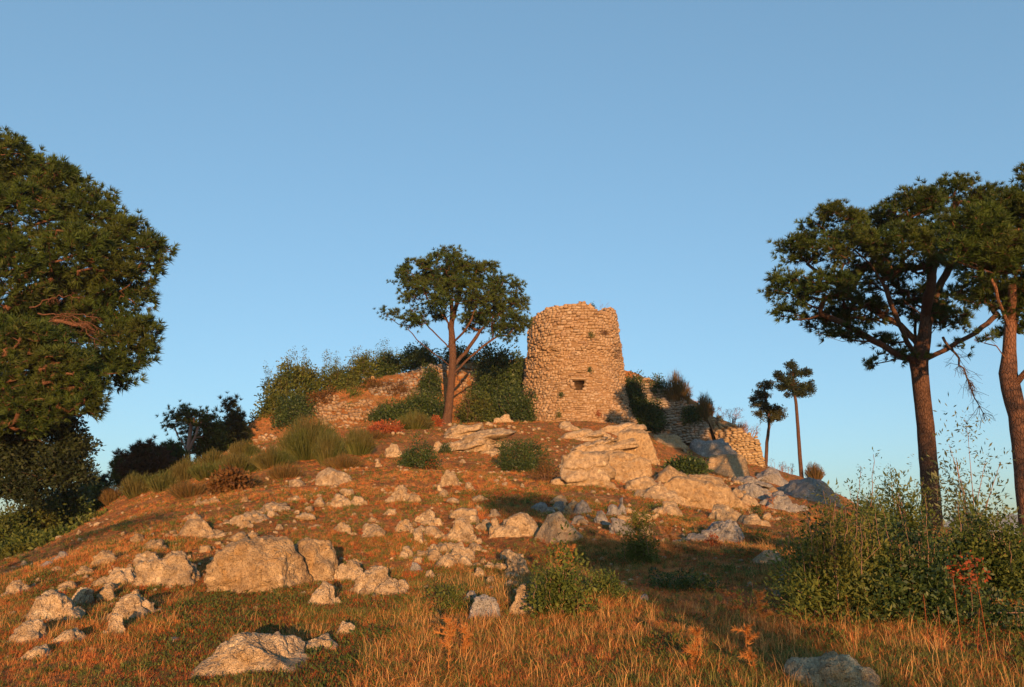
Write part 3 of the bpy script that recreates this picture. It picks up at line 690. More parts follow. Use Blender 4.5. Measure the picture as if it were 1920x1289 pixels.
rocks = [
 # px, base, w, h, label, mat, kw
 (466,1116,146,100,'largest ochre boulder at left, left half split by a vertical crack',RO,dict(name='boulder',lvl=5,facets=9,rough=.09,deep=.8,box=True,rot=-.1)),
 (578,1092,90,76,'ochre boulder with white lichen spots touching the largest boulder on its right',RO,dict(name='boulder',lvl=5,facets=9,rough=.09,deep=.8,box=True,rot=.1)),
 (650,1092,62,44,'rounded tan rock just right of the split boulder pair',R_,{}),
 (694,1116,98,56,'jagged pale rock right of the split boulders, with dry grass at its foot',R_,dict(lvl=5,rough=.14)),
 (606,1142,56,44,'small knobbly rock below the split boulders',R_,{}),
 (470,1268,178,66,'long flat pale rock low in the foreground, left of centre',R_,dict(lvl=5,rough=.12,name='boulder')),
 (592,1228,84,36,'narrow pale rock trailing right from the flat foreground rock',R_,dict(rough=.14)),
 (648,1198,44,26,'small pale rock uphill of the trailing narrow foreground rock',R_,{}),
 (1592,1312,176,66,'white and pink mottled rock at the bottom edge beneath the big bush',R_,dict(lvl=5,rough=.12,name='boulder')),
 (78,1172,112,60,'broad pale outcrop near the left edge of the picture',R_,dict(lvl=5,rough=.12)),
 (30,1212,84,44,'low pale rock at the left edge below the broad outcrop',R_,dict(rough=.14)),
 (146,1140,52,32,'pale rock with a tuft against it right of the broad left outcrop',R_,{}),
 (196,1132,42,30,'rounded tan rock right of the tufted rock at left',RO,{}),
 (244,1168,92,46,'crumbling pinkish outcrop below the pale block at left',R_,dict(rough=.16,lvl=5)),
 (214,1198,50,40,'small pale rock with dark notch under the crumbling outcrop',R_,{}),
 (306,1102,94,52,'pale flat topped block left of the largest boulder',R_,dict(lvl=5,name='boulder',box=True,facets=8)),
 (186,1064,58,32,'smooth tan rock high on the left edge of the slope',RO,{}),
 (214,1098,66,36,'row of broken tan rock left of the pale flat topped block',R_,dict(rough=.16)),
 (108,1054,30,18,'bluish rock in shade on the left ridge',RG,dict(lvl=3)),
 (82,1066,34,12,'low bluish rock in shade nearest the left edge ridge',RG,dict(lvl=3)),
 (361,1006,44,36,'solitary tan boulder casting a shadow on the left ridge slope',RO,dict(name='boulder',lvl=4,facets=8,rough=.05)),
 (612,912,52,38,'pointed pale boulder below the broom bushes',R_,dict(name='boulder',lvl=4,facets=6,rough=.05)),
 (641,908,30,14,'low rock touching the right foot of the pointed boulder',R_,dict(lvl=3)),
 (547,914,36,18,'low pale rock left of the pointed boulder',R_,dict(lvl=3)),
 (505,965,90,22,'upper part of a rubble ridge uphill of the largest boulder',R_,dict(rough=.18,parts=12)),
 (455,985,90,22,'middle part of the rubble ridge uphill of the largest boulder',R_,dict(rough=.18,parts=12)),
 (385,1010,80,18,'lowest strip of the rubble ridge beside the solitary tan boulder',R_,dict(rough=.18,parts=12)),
 (553,940,40,12,'thin flat rock on the slope below the pointed boulder',R_,dict(lvl=3)),
 (632,952,46,26,'tan knobbly rock at mid slope beside a green tuft',R_,dict(lvl=4)),
 (668,948,32,20,'small split rock right of the tan knobbly rock',R_,dict(lvl=3)),
 (752,942,44,34,'upright ridged pale rock at mid slope',R_,dict(lvl=4,rough=.14)),
 (730,944,24,14,'small rock leaning on the left of the upright ridged rock',R_,dict(lvl=3)),
 (846,912,36,30,'cone shaped pale rock below the small dark shrub',R_,dict(lvl=4,facets=6)),
 (879,920,20,18,'small rounded rock right of the cone shaped rock',R_,dict(lvl=3)),
 (822,925,22,18,'little pale rock left of the cone shaped rock',R_,dict(lvl=3)),
 (708,876,16,12,'tiny pale rock near the rust coloured patch of grass',R_,dict(lvl=3)),
 (756,998,44,24,'low pale rock at centre left of the rubble group',R_,dict(lvl=4)),
 (797,984,44,30,'pale blocky rock topping the central rubble group',R_,dict(lvl=4,rough=.13)),
 (783,1020,22,32,'narrow upright stone in the central rubble group',R_,dict(lvl=3,deep=.6)),
 (810,1005,36,22,'broken rock in the middle of the central rubble group',R_,dict(lvl=4)),
 (866,982,56,22,'flat capping rock of the central rubble group',R_,dict(lvl=4,strata=.5)),
 (868,1020,66,40,'largest pale rock of the central rubble group, steep on its right side',R_,dict(lvl=5,rough=.12)),
 (838,1036,70,20,'low pale rock under the largest rock of the central group',R_,dict(lvl=4,rough=.14)),
 (862,1050,56,24,'pale rock with green tuft on top below the central group',R_,dict(lvl=4)),
 (840,1068,38,26,'triangular tan rock at the lower end of the central group',R_,dict(lvl=4,facets=6)),
 (760,1048,30,22,'pointed pale rock left below the central group',R_,dict(lvl=3)),
 (785,1046,34,14,'flat pale rock right of the pointed rock below the central group',R_,dict(lvl=3)),
 (778,1076,26,22,'grey blue rock half in the grass below the central group',RG,dict(lvl=3)),
 (974,1008,92,42,'wide low slab with flat pinkish face at the centre',R_,dict(lvl=5,facets=6,rough=.09,name='slab',box=True)),
 (932,1006,26,30,'small tan rock at the left end of the wide low slab',R_,dict(lvl=3)),
 (1053,1018,62,54,'triangular boulder, tan above and bluish below, right of the wide slab',R_,dict(lvl=5,facets=5,rough=.05,name='boulder')),
 (972,1082,44,52,'tall tan rock rising behind the sapling at centre',R_,dict(lvl=4)),
 (982,1162,52,56,'pinkish rounded rock behind the stem of the centre sapling',R_,dict(lvl=5)),
 (910,1170,62,48,'bluish split rock left of the centre sapling',RG,dict(lvl=5)),
 (884,1135,30,26,'small blue grey rock uphill of the bluish split rock',RG,dict(lvl=3)),
 (898,1086,26,24,'cream coloured small rock in the open patch left of the sapling',R_,dict(lvl=3)),
 (916,1104,24,22,'notched cream rock just below the cream coloured small rock',R_,dict(lvl=3)),
 (955,1108,22,22,'cream rock with dark hole nearest the sapling on its left',R_,dict(lvl=3)),
 (970,1082,30,14,'low cream rock under the tall tan rock',R_,dict(lvl=3)),
 (798,1112,14,14,'lone white stone in the grass at lower centre left',R_,dict(lvl=3)),
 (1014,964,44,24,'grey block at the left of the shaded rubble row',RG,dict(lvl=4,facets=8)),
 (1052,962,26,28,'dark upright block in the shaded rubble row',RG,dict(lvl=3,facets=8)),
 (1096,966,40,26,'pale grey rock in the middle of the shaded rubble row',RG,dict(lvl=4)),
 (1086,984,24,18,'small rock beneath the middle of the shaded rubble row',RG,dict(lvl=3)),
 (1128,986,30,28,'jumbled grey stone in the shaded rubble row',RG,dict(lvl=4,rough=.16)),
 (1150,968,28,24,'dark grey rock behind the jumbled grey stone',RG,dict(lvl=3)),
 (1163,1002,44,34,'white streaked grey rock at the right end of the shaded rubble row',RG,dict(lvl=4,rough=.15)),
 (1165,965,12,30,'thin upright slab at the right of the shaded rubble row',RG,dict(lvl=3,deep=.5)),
 (1094,912,104,54,'front left block of the big cracked ledge below the tower',R_,dict(lvl=5,box=True,facets=7,rough=.07,strata=.45,name='rock_ledge')),
 (1160,902,100,54,'front right block of the big cracked ledge below the tower',RO,dict(lvl=5,box=True,facets=6,rough=.06,strata=.5,name='rock_ledge')),
 (1190,862,76,62,'smooth slanting slab face at the right of the big ledge',RO,dict(lvl=5,facets=4,rough=.04,name='rock_ledge')),
 (1120,856,110,26,'layered tan shelf above the big cracked ledge',R_,dict(lvl=5,strata=.35,name='rock_ledge',tilt=(0,-.14))),
 (1170,822,90,24,'upper layered shelf just below the tower foot',R_,dict(lvl=4,strata=.35,name='rock_ledge',tilt=(0,-.16))),
 (1096,828,84,18,'thin tan strip of rock in grass under the tower',R_,dict(lvl=4,strata=.5,tilt=(0,-.18))),
 (1064,806,46,18,'low cream rock at the foot of the tower',R_,dict(lvl=4)),
 (1130,818,40,14,'low rock at the right foot of the tower',R_,dict(lvl=3)),
 (942,793,38,16,'rounded cream rock between the central pine and the tower',R_,dict(lvl=4)),
 (985,793,8,5,'tiny cream stone left of the tower foot',R_,dict(lvl=2)),
 (885,848,116,30,'long tilted slab lower of the pair left of the round dark bush',R_,dict(lvl=5,strata=.5,tilt=(0,-.16),name='slab')),
 (868,826,96,26,'upper tilted slab of the pair left of the round dark bush',R_,dict(lvl=5,strata=.5,tilt=(0,-.16),name='slab')),
 (738,858,44,26,'pale rock partly behind the left side of the small dark shrub',R_,dict(lvl=4)),
 (820,846,24,18,'pale rock between the small dark shrub and the slabs',R_,dict(lvl=3)),
 (867,868,12,8,'tiny cream stone below the tilted slabs',R_,dict(lvl=2)),
 (1238,940,86,36,'left shoulder of the lower sunlit outcrop right of centre',R_,dict(lvl=5,rough=.12,name='rock_ledge')),
 (1312,952,116,62,'tallest sunlit block of the lower outcrop, with a dark crack',RO,dict(lvl=5,rough=.07,box=True,facets=8,name='rock_ledge')),
 (1366,954,72,36,'round sunlit rock right of the tallest outcrop block',RO,dict(lvl=4,facets=9)),
 (1366,978,52,34,'sunlit knobbly boulder under the round outcrop rock',R_,dict(lvl=4,rough=.13)),
 (1256,968,60,34,'shadow streaked rock at the lower left of the outcrop',R_,dict(lvl=4)),
 (1204,926,64,24,'tan rock joining the big ledge with the lower outcrop',R_,dict(lvl=4,strata=.5)),
 (1262,908,70,34,'rust stained rock behind the lower outcrop',RO,dict(lvl=4)),
 (1408,948,40,20,'small sunlit rock at the right end of the lower outcrop',R_,dict(lvl=3)),
 (1252,836,64,26,'sunlit tan rock at the foot of the grey wall',RO,dict(lvl=4)),
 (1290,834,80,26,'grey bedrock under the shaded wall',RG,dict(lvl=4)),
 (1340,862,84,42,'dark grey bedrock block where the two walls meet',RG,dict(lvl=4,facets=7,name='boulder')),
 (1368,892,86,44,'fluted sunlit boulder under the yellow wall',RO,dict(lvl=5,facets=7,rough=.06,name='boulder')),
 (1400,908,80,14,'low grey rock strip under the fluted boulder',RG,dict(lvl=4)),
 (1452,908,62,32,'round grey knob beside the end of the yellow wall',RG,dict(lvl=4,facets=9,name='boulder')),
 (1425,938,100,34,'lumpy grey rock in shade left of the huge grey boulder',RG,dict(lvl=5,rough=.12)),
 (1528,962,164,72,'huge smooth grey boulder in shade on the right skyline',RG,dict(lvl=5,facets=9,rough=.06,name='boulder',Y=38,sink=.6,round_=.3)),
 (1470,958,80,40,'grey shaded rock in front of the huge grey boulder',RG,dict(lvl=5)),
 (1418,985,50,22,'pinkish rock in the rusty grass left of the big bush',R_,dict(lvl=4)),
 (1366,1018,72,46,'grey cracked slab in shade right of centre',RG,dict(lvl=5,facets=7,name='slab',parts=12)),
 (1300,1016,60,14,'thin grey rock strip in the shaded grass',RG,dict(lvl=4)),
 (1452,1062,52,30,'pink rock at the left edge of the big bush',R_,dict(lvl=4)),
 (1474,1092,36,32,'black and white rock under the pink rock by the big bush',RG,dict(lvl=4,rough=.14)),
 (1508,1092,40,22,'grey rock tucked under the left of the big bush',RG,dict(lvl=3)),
 (1624,990,24,30,'small pink pointed rock between boulder and bush on the skyline',R_,dict(lvl=4,facets=6)),
 (1798,1030,40,30,'pink rounded rock behind the bush under the far hill',R_,dict(lvl=4)),
 (1872,1018,44,20,'low pinkish rock near the right edge behind the bush',R_,dict(lvl=4)),
 (1690,1018,40,30,'pale rock at the foot of the big right pine',R_,dict(lvl=4)),
 (1460,1120,16,12,'small round grey stone in the dark grass by the bush',RG,dict(lvl=2)),
 (118,1215,70,30,'low cream outcrop in the grass near the lower left corner',R_,dict(rough=.15)),
 (58,1240,56,24,'flat pale rock closest to the lower left corner',R_,{}),
 (20,1120,54,30,'rounded pale rock cut by the left edge above the broad outcrop',R_,{}),
 (268,1062,60,24,'cream rock strip uphill of the pale flat topped block',R_,dict(rough=.16)),
 (150,1086,46,22,'small tan rock at left between the broad outcrop and the ridge',RO,{}),
 (330,1050,40,18,'low tan rock just left above the largest boulder',R_,{}),
 (700,1010,50,22,'pale broken rock uphill of the jagged pale rock',R_,dict(rough=.16)),
 (640,1000,44,18,'low cream rock above the spotted boulder',R_,{}),
 (730,968,34,16,'flat cream rock under the upright ridged rock',R_,{}),
 (1208,1130,22,14,'small grey stone in shadow at lower right of centre',RG,dict(lvl=2)),
]
for k, (px, b, w, h, lab, mt, kw) in enumerate(rocks):
    rock(px, b, w, h, lab, 100+k, mat=mt, **{'rot': random.uniform(-.25, .25), **kw})
# scattered small rocks, alike
zones = [(10,1090,330,1240,46),(240,1000,480,1070,34),(360,940,600,1000,28),(600,900,740,1000,20),(730,930,960,1090,60),(1000,935,1180,990,26),
         (1190,900,1460,1010,30),(560,1040,760,1130,16),(880,1060,990,1130,16),(20,1060,260,1110,24)]
svar = [rock_mesh(900+s, (1, .8, .62), 3 if s < 4 else 2, parts=5, rough=.18, mat=('rock' if s % 3 else 'rock_ochre')) for s in range(14)]
for (x0, y0, x1, y1, n) in zones:
    for k in range(n):
        px = random.uniform(x0, x1); py = random.uniform(y0, y1); p = G(px, py)
        r = msize(random.choice([3.5, 4.5, 5.5, 7, 9, 12, 15, 19]), p[1])*random.uniform(.8, 1.2)
        o = bpy.data.objects.new('small_rock', random.choice(svar)); C.objects.link(o)
        o.location = (p[0], p[1], p[2]+r*.36)
        o.scale = (r, r*random.uniform(.7, 1.1), r*random.uniform(.7, 1.1)); o.rotation_euler = (random.uniform(-.3, .3), random.uniform(-.3, .3), random.uniform(0, 6.3))
        if r > .06: ROCKS_XY.append((p[0], p[1], r, r*.8))
        tag(o, 'small pale limestone piece lying loose in the dry grass', 'rock', 'small loose rocks scattered on the slope')
# broken stone fragments past those: one mesh
S = Soup(); frag = [chunk(990+k, (1, .8, .6), 2, rough=.16)[0] for k in range(6)]; fF = ICO[2][1]
n = 3200; u = rng.random(n); Yp = 6.5*(52/6.5)**u; Xp = rng.uniform(-.66, .36, n)*Yp; cl = fbm(np.stack([Xp*.3, Yp*.3, 0*Xp], -1), 3, 77); kk = cl > rng.uniform(-.25, .35, n); Xp = Xp[kk]; Yp = Yp[kk]; n = len(Xp)
r = np.array([2.4, 3.2, 4.2, 5.4])[rng.integers(0, 4, n)]*rng.uniform(.7, 1.2, n)*Yp/FPX; P3 = np.stack([Xp, Yp, hq(Xp, Yp)+.6*r], -1); ax_ = unit(nrm(Xp, Yp)+rng.normal(size=(n, 3))*.3)
for k in range(6):
    V, F, tn = instances(frag[k], fF, P3[k::6], basis(ax_[k::6]), r[k::6], rng.random(n)[k::6]); S.add(V, T=F, tone=tn)
o = link('stone_fragments', S.mesh('stone_fragments', M['rock'])); tag(o, 'broken pale limestone fragments strewn through the grass', 'stone fragments', kind='stuff')
# pebbles: nobody could count them
S = Soup(); tV, tF = ICO[1]
n = 2600; u = rng.random(n); Yp = 4.4*(48/4.4)**u; Xp = rng.uniform(-.66, .62, n)*Yp
k = (fbm(np.stack([Xp*.35, Yp*.35, 0*Xp], -1), 3, 44) > -.05); Xp = Xp[k]; Yp = Yp[k]
nn_ = nrm(Xp, Yp); r = (.006+.024*rng.random(len(Xp))**2)*(1+Yp/22)
V, F, tn = instances(tV+rng.normal(size=tV.shape)*.18, tF, np.stack([Xp, Yp, hq(Xp, Yp)], -1), basis(nn_), np.stack([r, r*.8, r*.6], -1), rng.random(len(Xp)))
S.add(V, T=F, tone=tn); o = link('pebbles', S.mesh('pebbles', M['rock'])); tag(o, 'pale pebbles strewn over the dry slope', 'pebbles', kind='stuff')

# ------------------------------------------------------------------ vegetation builders
def tubes(S, pos, par, rad, sel_chains):
    for ch in sel_chains:
        p = pos[ch]; r = rad[ch].copy()
        if len(ch) < 2: continue
        r[0] = min(r[0], r[1]*1.25)
        rm = r[1]; k = 9 if rm > .12 else 6 if rm > .04 else 4 if rm > .015 else 3
        t = np.zeros_like(p); t[1:-1] = p[2:]-p[:-2]; t[0] = p[1]-p[0]; t[-1] = p[-1]-p[-2]; t = unit(t)
        ref = np.array([.31, .95, .05]) if abs(t[0][2]) > .7 else np.array([0, 0, 1.])
        x = unit(np.cross(t, ref)); y = np.cross(t, x); a = np.arange(k)*2*pi/k
        ring = p[:, None]+r[:, None, None]*(np.cos(a)[None, :, None]*x[:, None]+np.sin(a)[None, :, None]*y[:, None])
        n = len(ch); id_ = np.arange(n*k).reshape(n, k); nx_ = np.roll(id_, -1, axis=1)
        q = np.stack([id_[:-1], nx_[:-1], nx_[1:], id_[1:]], -1).reshape(-1, 4)
        S.add(ring.reshape(-1, 3), Q=q)
def chains_of(par, cnt, n):
    kids = [[] for _ in range(n)]
    for i in range(1, n): kids[par[i]].append(i)
    out = []; stack = [(0, [0])]
    starts = [(0, None)]
    while starts:
        s, pre = starts.pop(); ch = [pre, s] if pre is not None else [s]; cur = s
        while kids[cur]:
            ks = sorted(kids[cur], key=lambda i: -cnt[i]); 
            for o in ks[1:]: starts.append((o, cur))
            cur = ks[0]; ch.append(cur)
        out.append(ch)
    return out
def tuft(n, L, w, cone=1.25, seed=0, droop=.0):
    r = np.random.default_rng(seed); V = []; F = []
    for i in range(n):
        th = r.uniform(0, 2*pi); ph = cone*math.sqrt(r.uniform(.02, 1)); d = np.array([math.sin(ph)*math.cos(th), math.sin(ph)*math.sin(th), math.cos(ph)])
        s = unit(np.cross(d, r.normal(size=3))); l = L*r.uniform(.75, 1.1); b = d*L*.05
        V += [b*.5-s*w*.5, b*.5+s*w*.5, d*l]; F.append([i*3, i*3+1, i*3+2])
    return np.array(V), np.array(F)
def leafball(n, R, l, w, seed=0, up=.3, flat=1.):
    r = np.random.default_rng(seed); V = []; F = []
    for i in range(n):
        c = unit(r.normal(size=3))*R*r.uniform(.2, 1)**.6; c[2] *= flat; d = unit(unit(c)*.8+r.normal(size=3)*.6+np.array([0, 0, up])); s = unit(np.cross(d, r.normal(size=3)))
        k = r.uniform(.7, 1.2); V += [c, c+d*l*.5*k+s*w*.5*k, c+d*l*k, c+d*l*.5*k-s*w*.5*k]; F.append([i*4, i*4+1, i*4+2, i*4+3])
    return np.array(V), np.array(F)
def scatter_foliage(name, parent, pts, axes, tmpl, size, mat, tone=None, jit=.25):
    if not len(pts): return
    S = Soup(); pts = np.asarray(pts); axes = np.asarray(axes); n = len(pts)
    if tone is None: tone = rng.random(n)
    for v, (tV, tF) in enumerate(tmpl):
        sl = slice(v, None, len(tmpl)); p = pts[sl]
        if not len(p): continue
        V, F, tn = instances(tV, tF, p, basis(axes[sl]), size*(1+jit*rng.uniform(-1, 1, len(p))), tone[sl])
        S.add(V, **({'Q': F} if F.shape[1] == 4 else {'T': F}), tone=tn)
    o = link(name, S.mesh(name, mat, origin=parent.location), parent); o['kind'] = 'stuff'; return o
NEEDLE = [tuft(20, 1, .15, 1.15, s) for s in range(4)]
NEEDLE_FINE = [tuft(40, 1, .05, 1.5, s+9) for s in range(4)]
SCALE = [leafball(16, .8, .7, .34, s, .4) for s in range(4)]
LEAF = [leafball(16, 1, .46, .25, s) for s in range(4)]
LEAF_NARROW = [leafball(12, 1, .5, .15, s+5, .6) for s in range(4)]

def wpt(px, py, Y): return P(px, py, Y)
def tree(name, label, cat, trunk, puffs, Y, bark, leafmat, limbs=(), tips=260, per=8, tsize=.17, spread=.28, tmpl=None, seg=.45, up=.45, dead=(), group=None,
         warm=None, shell=.45, clump=.45, minz=None, limb_name='limb', flatten=1., rpow=.5, extra_twigs=0, seed=0):
    """trunk: [(px,py,r_px)] from the foot up, at distance Y; puffs: [(px,py,rx,ry,dy)]; limbs: [[(px,py,dy),...]]"""
    r = np.random.default_rng(seed+int(Y*10)); tmpl = tmpl or NEEDLE
    pos = []; par = []; fix = []; lid = []
    tw = [wpt(a, b, Y) for a, b, c in trunk]; tr = [msize(c, Y) for a, b, c in trunk]
    tw[0] = tw[0].copy(); tw[0][2] = min(tw[0][2], float(hq(tw[0][0], tw[0][1]))-.1); base = tw[0].copy(); 
    for i in range(len(tw)-1):
        m = max(1, int(np.linalg.norm(tw[i+1]-tw[i])/seg))
        for k in range(m):
            t = k/m; pos.append(tw[i]*(1-t)+tw[i+1]*t+(r.normal(size=3)*.02*seg if i or k else 0)); par.append(len(pos)-2); fix.append(tr[i]*(1-t)+tr[i+1]*t); lid.append(-1)
    pos.append(tw[-1]); par.append(len(pos)-2); fix.append(tr[-1]); lid.append(-1); par[0] = 0
    ntrunk = len(pos); nl = [0]; buf = [np.zeros((20000, 3)), 0]
    def PA():
        n = len(pos)
        if n > buf[1]:
            if n > len(buf[0]): buf[0] = np.concatenate([buf[0], np.zeros((20000, 3))])
            buf[0][buf[1]:n] = pos[buf[1]:n]; buf[1] = n
        return buf[0][:n]
    def grow(t, cand, sag=.12, wob=.06, newlimb=False):
        A = PA(); d = t-A; L = np.linalg.norm(d, axis=1)
        cost = L+.9*np.maximum(0, A[:, 2]-t[2]+.1*L)
        if newlimb: cost = L+1.6*np.maximum(0, A[:, 2]-(t[2]-.45*L))
        cost = cost+(~cand)*1e6
        j = int(np.argmin(cost)); a = A[j]; L = L[j]; m = max(1, int(L/seg)); last = j
        l = lid[j]
        if newlimb or l < 0: l = nl[0]; nl[0] += 1
        side = r.normal(size=3)*wob*L
        for k in range(1, m+1):
            s = k/m; q = a*(1-s)+t*s; q[2] -= sag*L*4*s*(1-s)*.5; q = q+side*math.sin(s*pi)+(r.normal(size=3)*seg*.07 if k < m else 0)
            pos.append(q); par.append(last); fix.append(0); lid.append(l); last = len(pos)-1
        return last
    for lb in limbs:
        A = np.array(pos); p0 = wpt(lb[0][0], lb[0][1], Y+lb[0][2]); j = int(np.argmin(np.linalg.norm(A-p0, axis=1)))
        l = lid[j]
        if l < 0: l = nl[0]; nl[0] += 1
        last = j
        for (a, b, dy) in lb[1:]:
            t = wpt(a, b, Y+dy); s0 = pos[last]; m = max(1, int(np.linalg.norm(t-s0)/seg))
            for k in range(1, m+1):
                pos.append(s0*(1-k/m)+t*k/m+(r.normal(size=3)*seg*.06)); par.append(last); fix.append(0); lid.append(l); last = len(pos)-1
    zmin = minz if minz is not None else min(P(q[0], q[1]+q[3], Y)[2] for q in puffs)-1.5
    cents = []
    for (a, b, rx, ry, dy) in sorted(puffs, key=lambda q: np.linalg.norm(wpt(q[0], q[1], Y+q[4])-pos[ntrunk-1])):
        c = wpt(a, b, Y+dy); R = np.array([msize(rx, Y), msize((rx+ry)/2, Y), msize(ry, Y)*flatten]); cents.append((c, R))
        A = np.array(pos); cand = A[:, 2] > zmin
        if np.linalg.norm(A-c, axis=1).min() > R.min()*.5: grow(c-np.array([0, 0, R[2]*.4]), cand)
    vol = np.array([R[0]*R[2] for c, R in cents]); vol = vol/vol.sum()
    ntip = len(pos); FP = []; FA = []; FT = []
    TIPS = []
    for ci, (c, R) in enumerate(cents):
        k = max(4, int(tips*vol[ci])); d = unit(r.normal(size=(k, 3))+np.array([0, -.15, .25])); rad = shell+(1-shell)*r.random(k)**.7
        for i in range(k): TIPS.append((c+d[i]*R*rad[i], c))
    A0 = np.array(pos[ntrunk-1]); TIPS.sort(key=lambda t: np.linalg.norm(t[0]-A0))
    for t, c in TIPS:
        cand = PA()[:, 2] > zmin
        cand[:ntrunk] &= (np.arange(ntrunk) > ntrunk*.6)
        last = grow(t, cand, sag=.08, wob=.08); q = pos[last]
        m = max(1, int(r.poisson(per))); ct = r.random()
        for i in range(m):
            o = r.normal(size=3)*spread*np.array([1, 1, .7]); FP.append(q+o); FA.append(unit(unit(q-c+1e-6)*.7+unit(o+1e-6)*.6+np.array([0, 0, up+.25])+r.normal(size=3)*.2)); FT.append(min(1, max(0, ct+r.normal()*.16)))
            if i < 2: pos.append(q+o); par.append(last); fix.append(0); lid.append(lid[last])
    n = len(pos); pos_a = np.array(pos); cnt = np.ones(n)
    for i in range(n-1, 0, -1): cnt[par[i]] += cnt[i]
    rtop = fix[ntrunk-1]; fx = np.array(fix); tot = cnt[ntrunk-1]+cnt[0]*.3
    rc = fx[int((ntrunk-1)*.7)]; rad = np.maximum(rc*1.05*(cnt/cnt[0])**rpow, .006); rad = np.where(fx > 0, fx, np.minimum(rad, rc*.8))
    root = empty(name, base); tag(root, label, cat, group)
    chs = chains_of(par, cnt, n); lid_a = np.array(lid)
    # trunk chain: first one includes trunk nodes then goes on as limb
    St = Soup(); tch = list(range(ntrunk)); tubes(St, pos_a, par, rad, [np.array(tch)]); link('trunk', St.mesh('trunk', bark, smooth=True, origin=base), root)
    byl = {}
    for ch in chs:
        ch = [c for i, c in enumerate(ch) if lid_a[c] >= 0 or (i+1 < len(ch) and lid_a[ch[i+1]] >= 0)]
        if len(ch) > 1: byl.setdefault(int(lid_a[ch[1]]), []).append(np.array(ch))
    small = []
    for l, cs in sorted(byl.items()):
        if sum(len(c) for c in cs) < 25: small += cs; continue
        Sl = Soup(); tubes(Sl, pos_a, par, rad, cs); link(limb_name, Sl.mesh(limb_name, bark, smooth=True, origin=base), root)
    if small:
        Sl = Soup(); tubes(Sl, pos_a, par, rad, small); link('twigs', Sl.mesh('twigs', bark, smooth=True, origin=base), root)['kind'] = 'stuff'
    scatter_foliage('crown', root, FP, FA, tmpl, tsize, leafmat, tone=np.array(FT))
    return root, pos_a, rad
def bare_branch(parent, start, end, bark, n=40, r0=.06, seed=1, drop=.5, tw=.8, name='dead_branch'):
    r = np.random.default_rng(seed); m = 14; S = Soup(); p = [start*(1-k/m)+end*k/m+np.array([0, 0, .10*np.linalg.norm(end-start)*math.sin(k/m*pi)])+r.normal(size=3)*.05 for k in range(m+1)]; p = np.array(p)
    tubes(S, p, None, np.linspace(r0, .012, m+1), [np.arange(m+1)])
    for i in range(n):
        k = r.integers(m//3, m); a = p[k]; d = unit(r.normal(size=3)*.7+unit(end-start)*.5+np.array([0, 0, -drop])); l = tw*r.uniform(.4, 1)
        q = np.array([a, a+d*l*.5+r.normal(size=3)*.05, a+d*l+np.array([0, 0, -.15*l])]); tubes(S, q, None, np.array([.012, .009, .005]), [np.arange(3)])
        for j in range(3):
            b = q[1]+r.normal(size=3)*.05; tubes(S, np.array([b, b+unit(d+r.normal(size=3)*.7)*l*.4]), None, np.array([.006, .004]), [np.arange(2)])
    link(name, S.mesh(name, bark, origin=parent.location), parent)

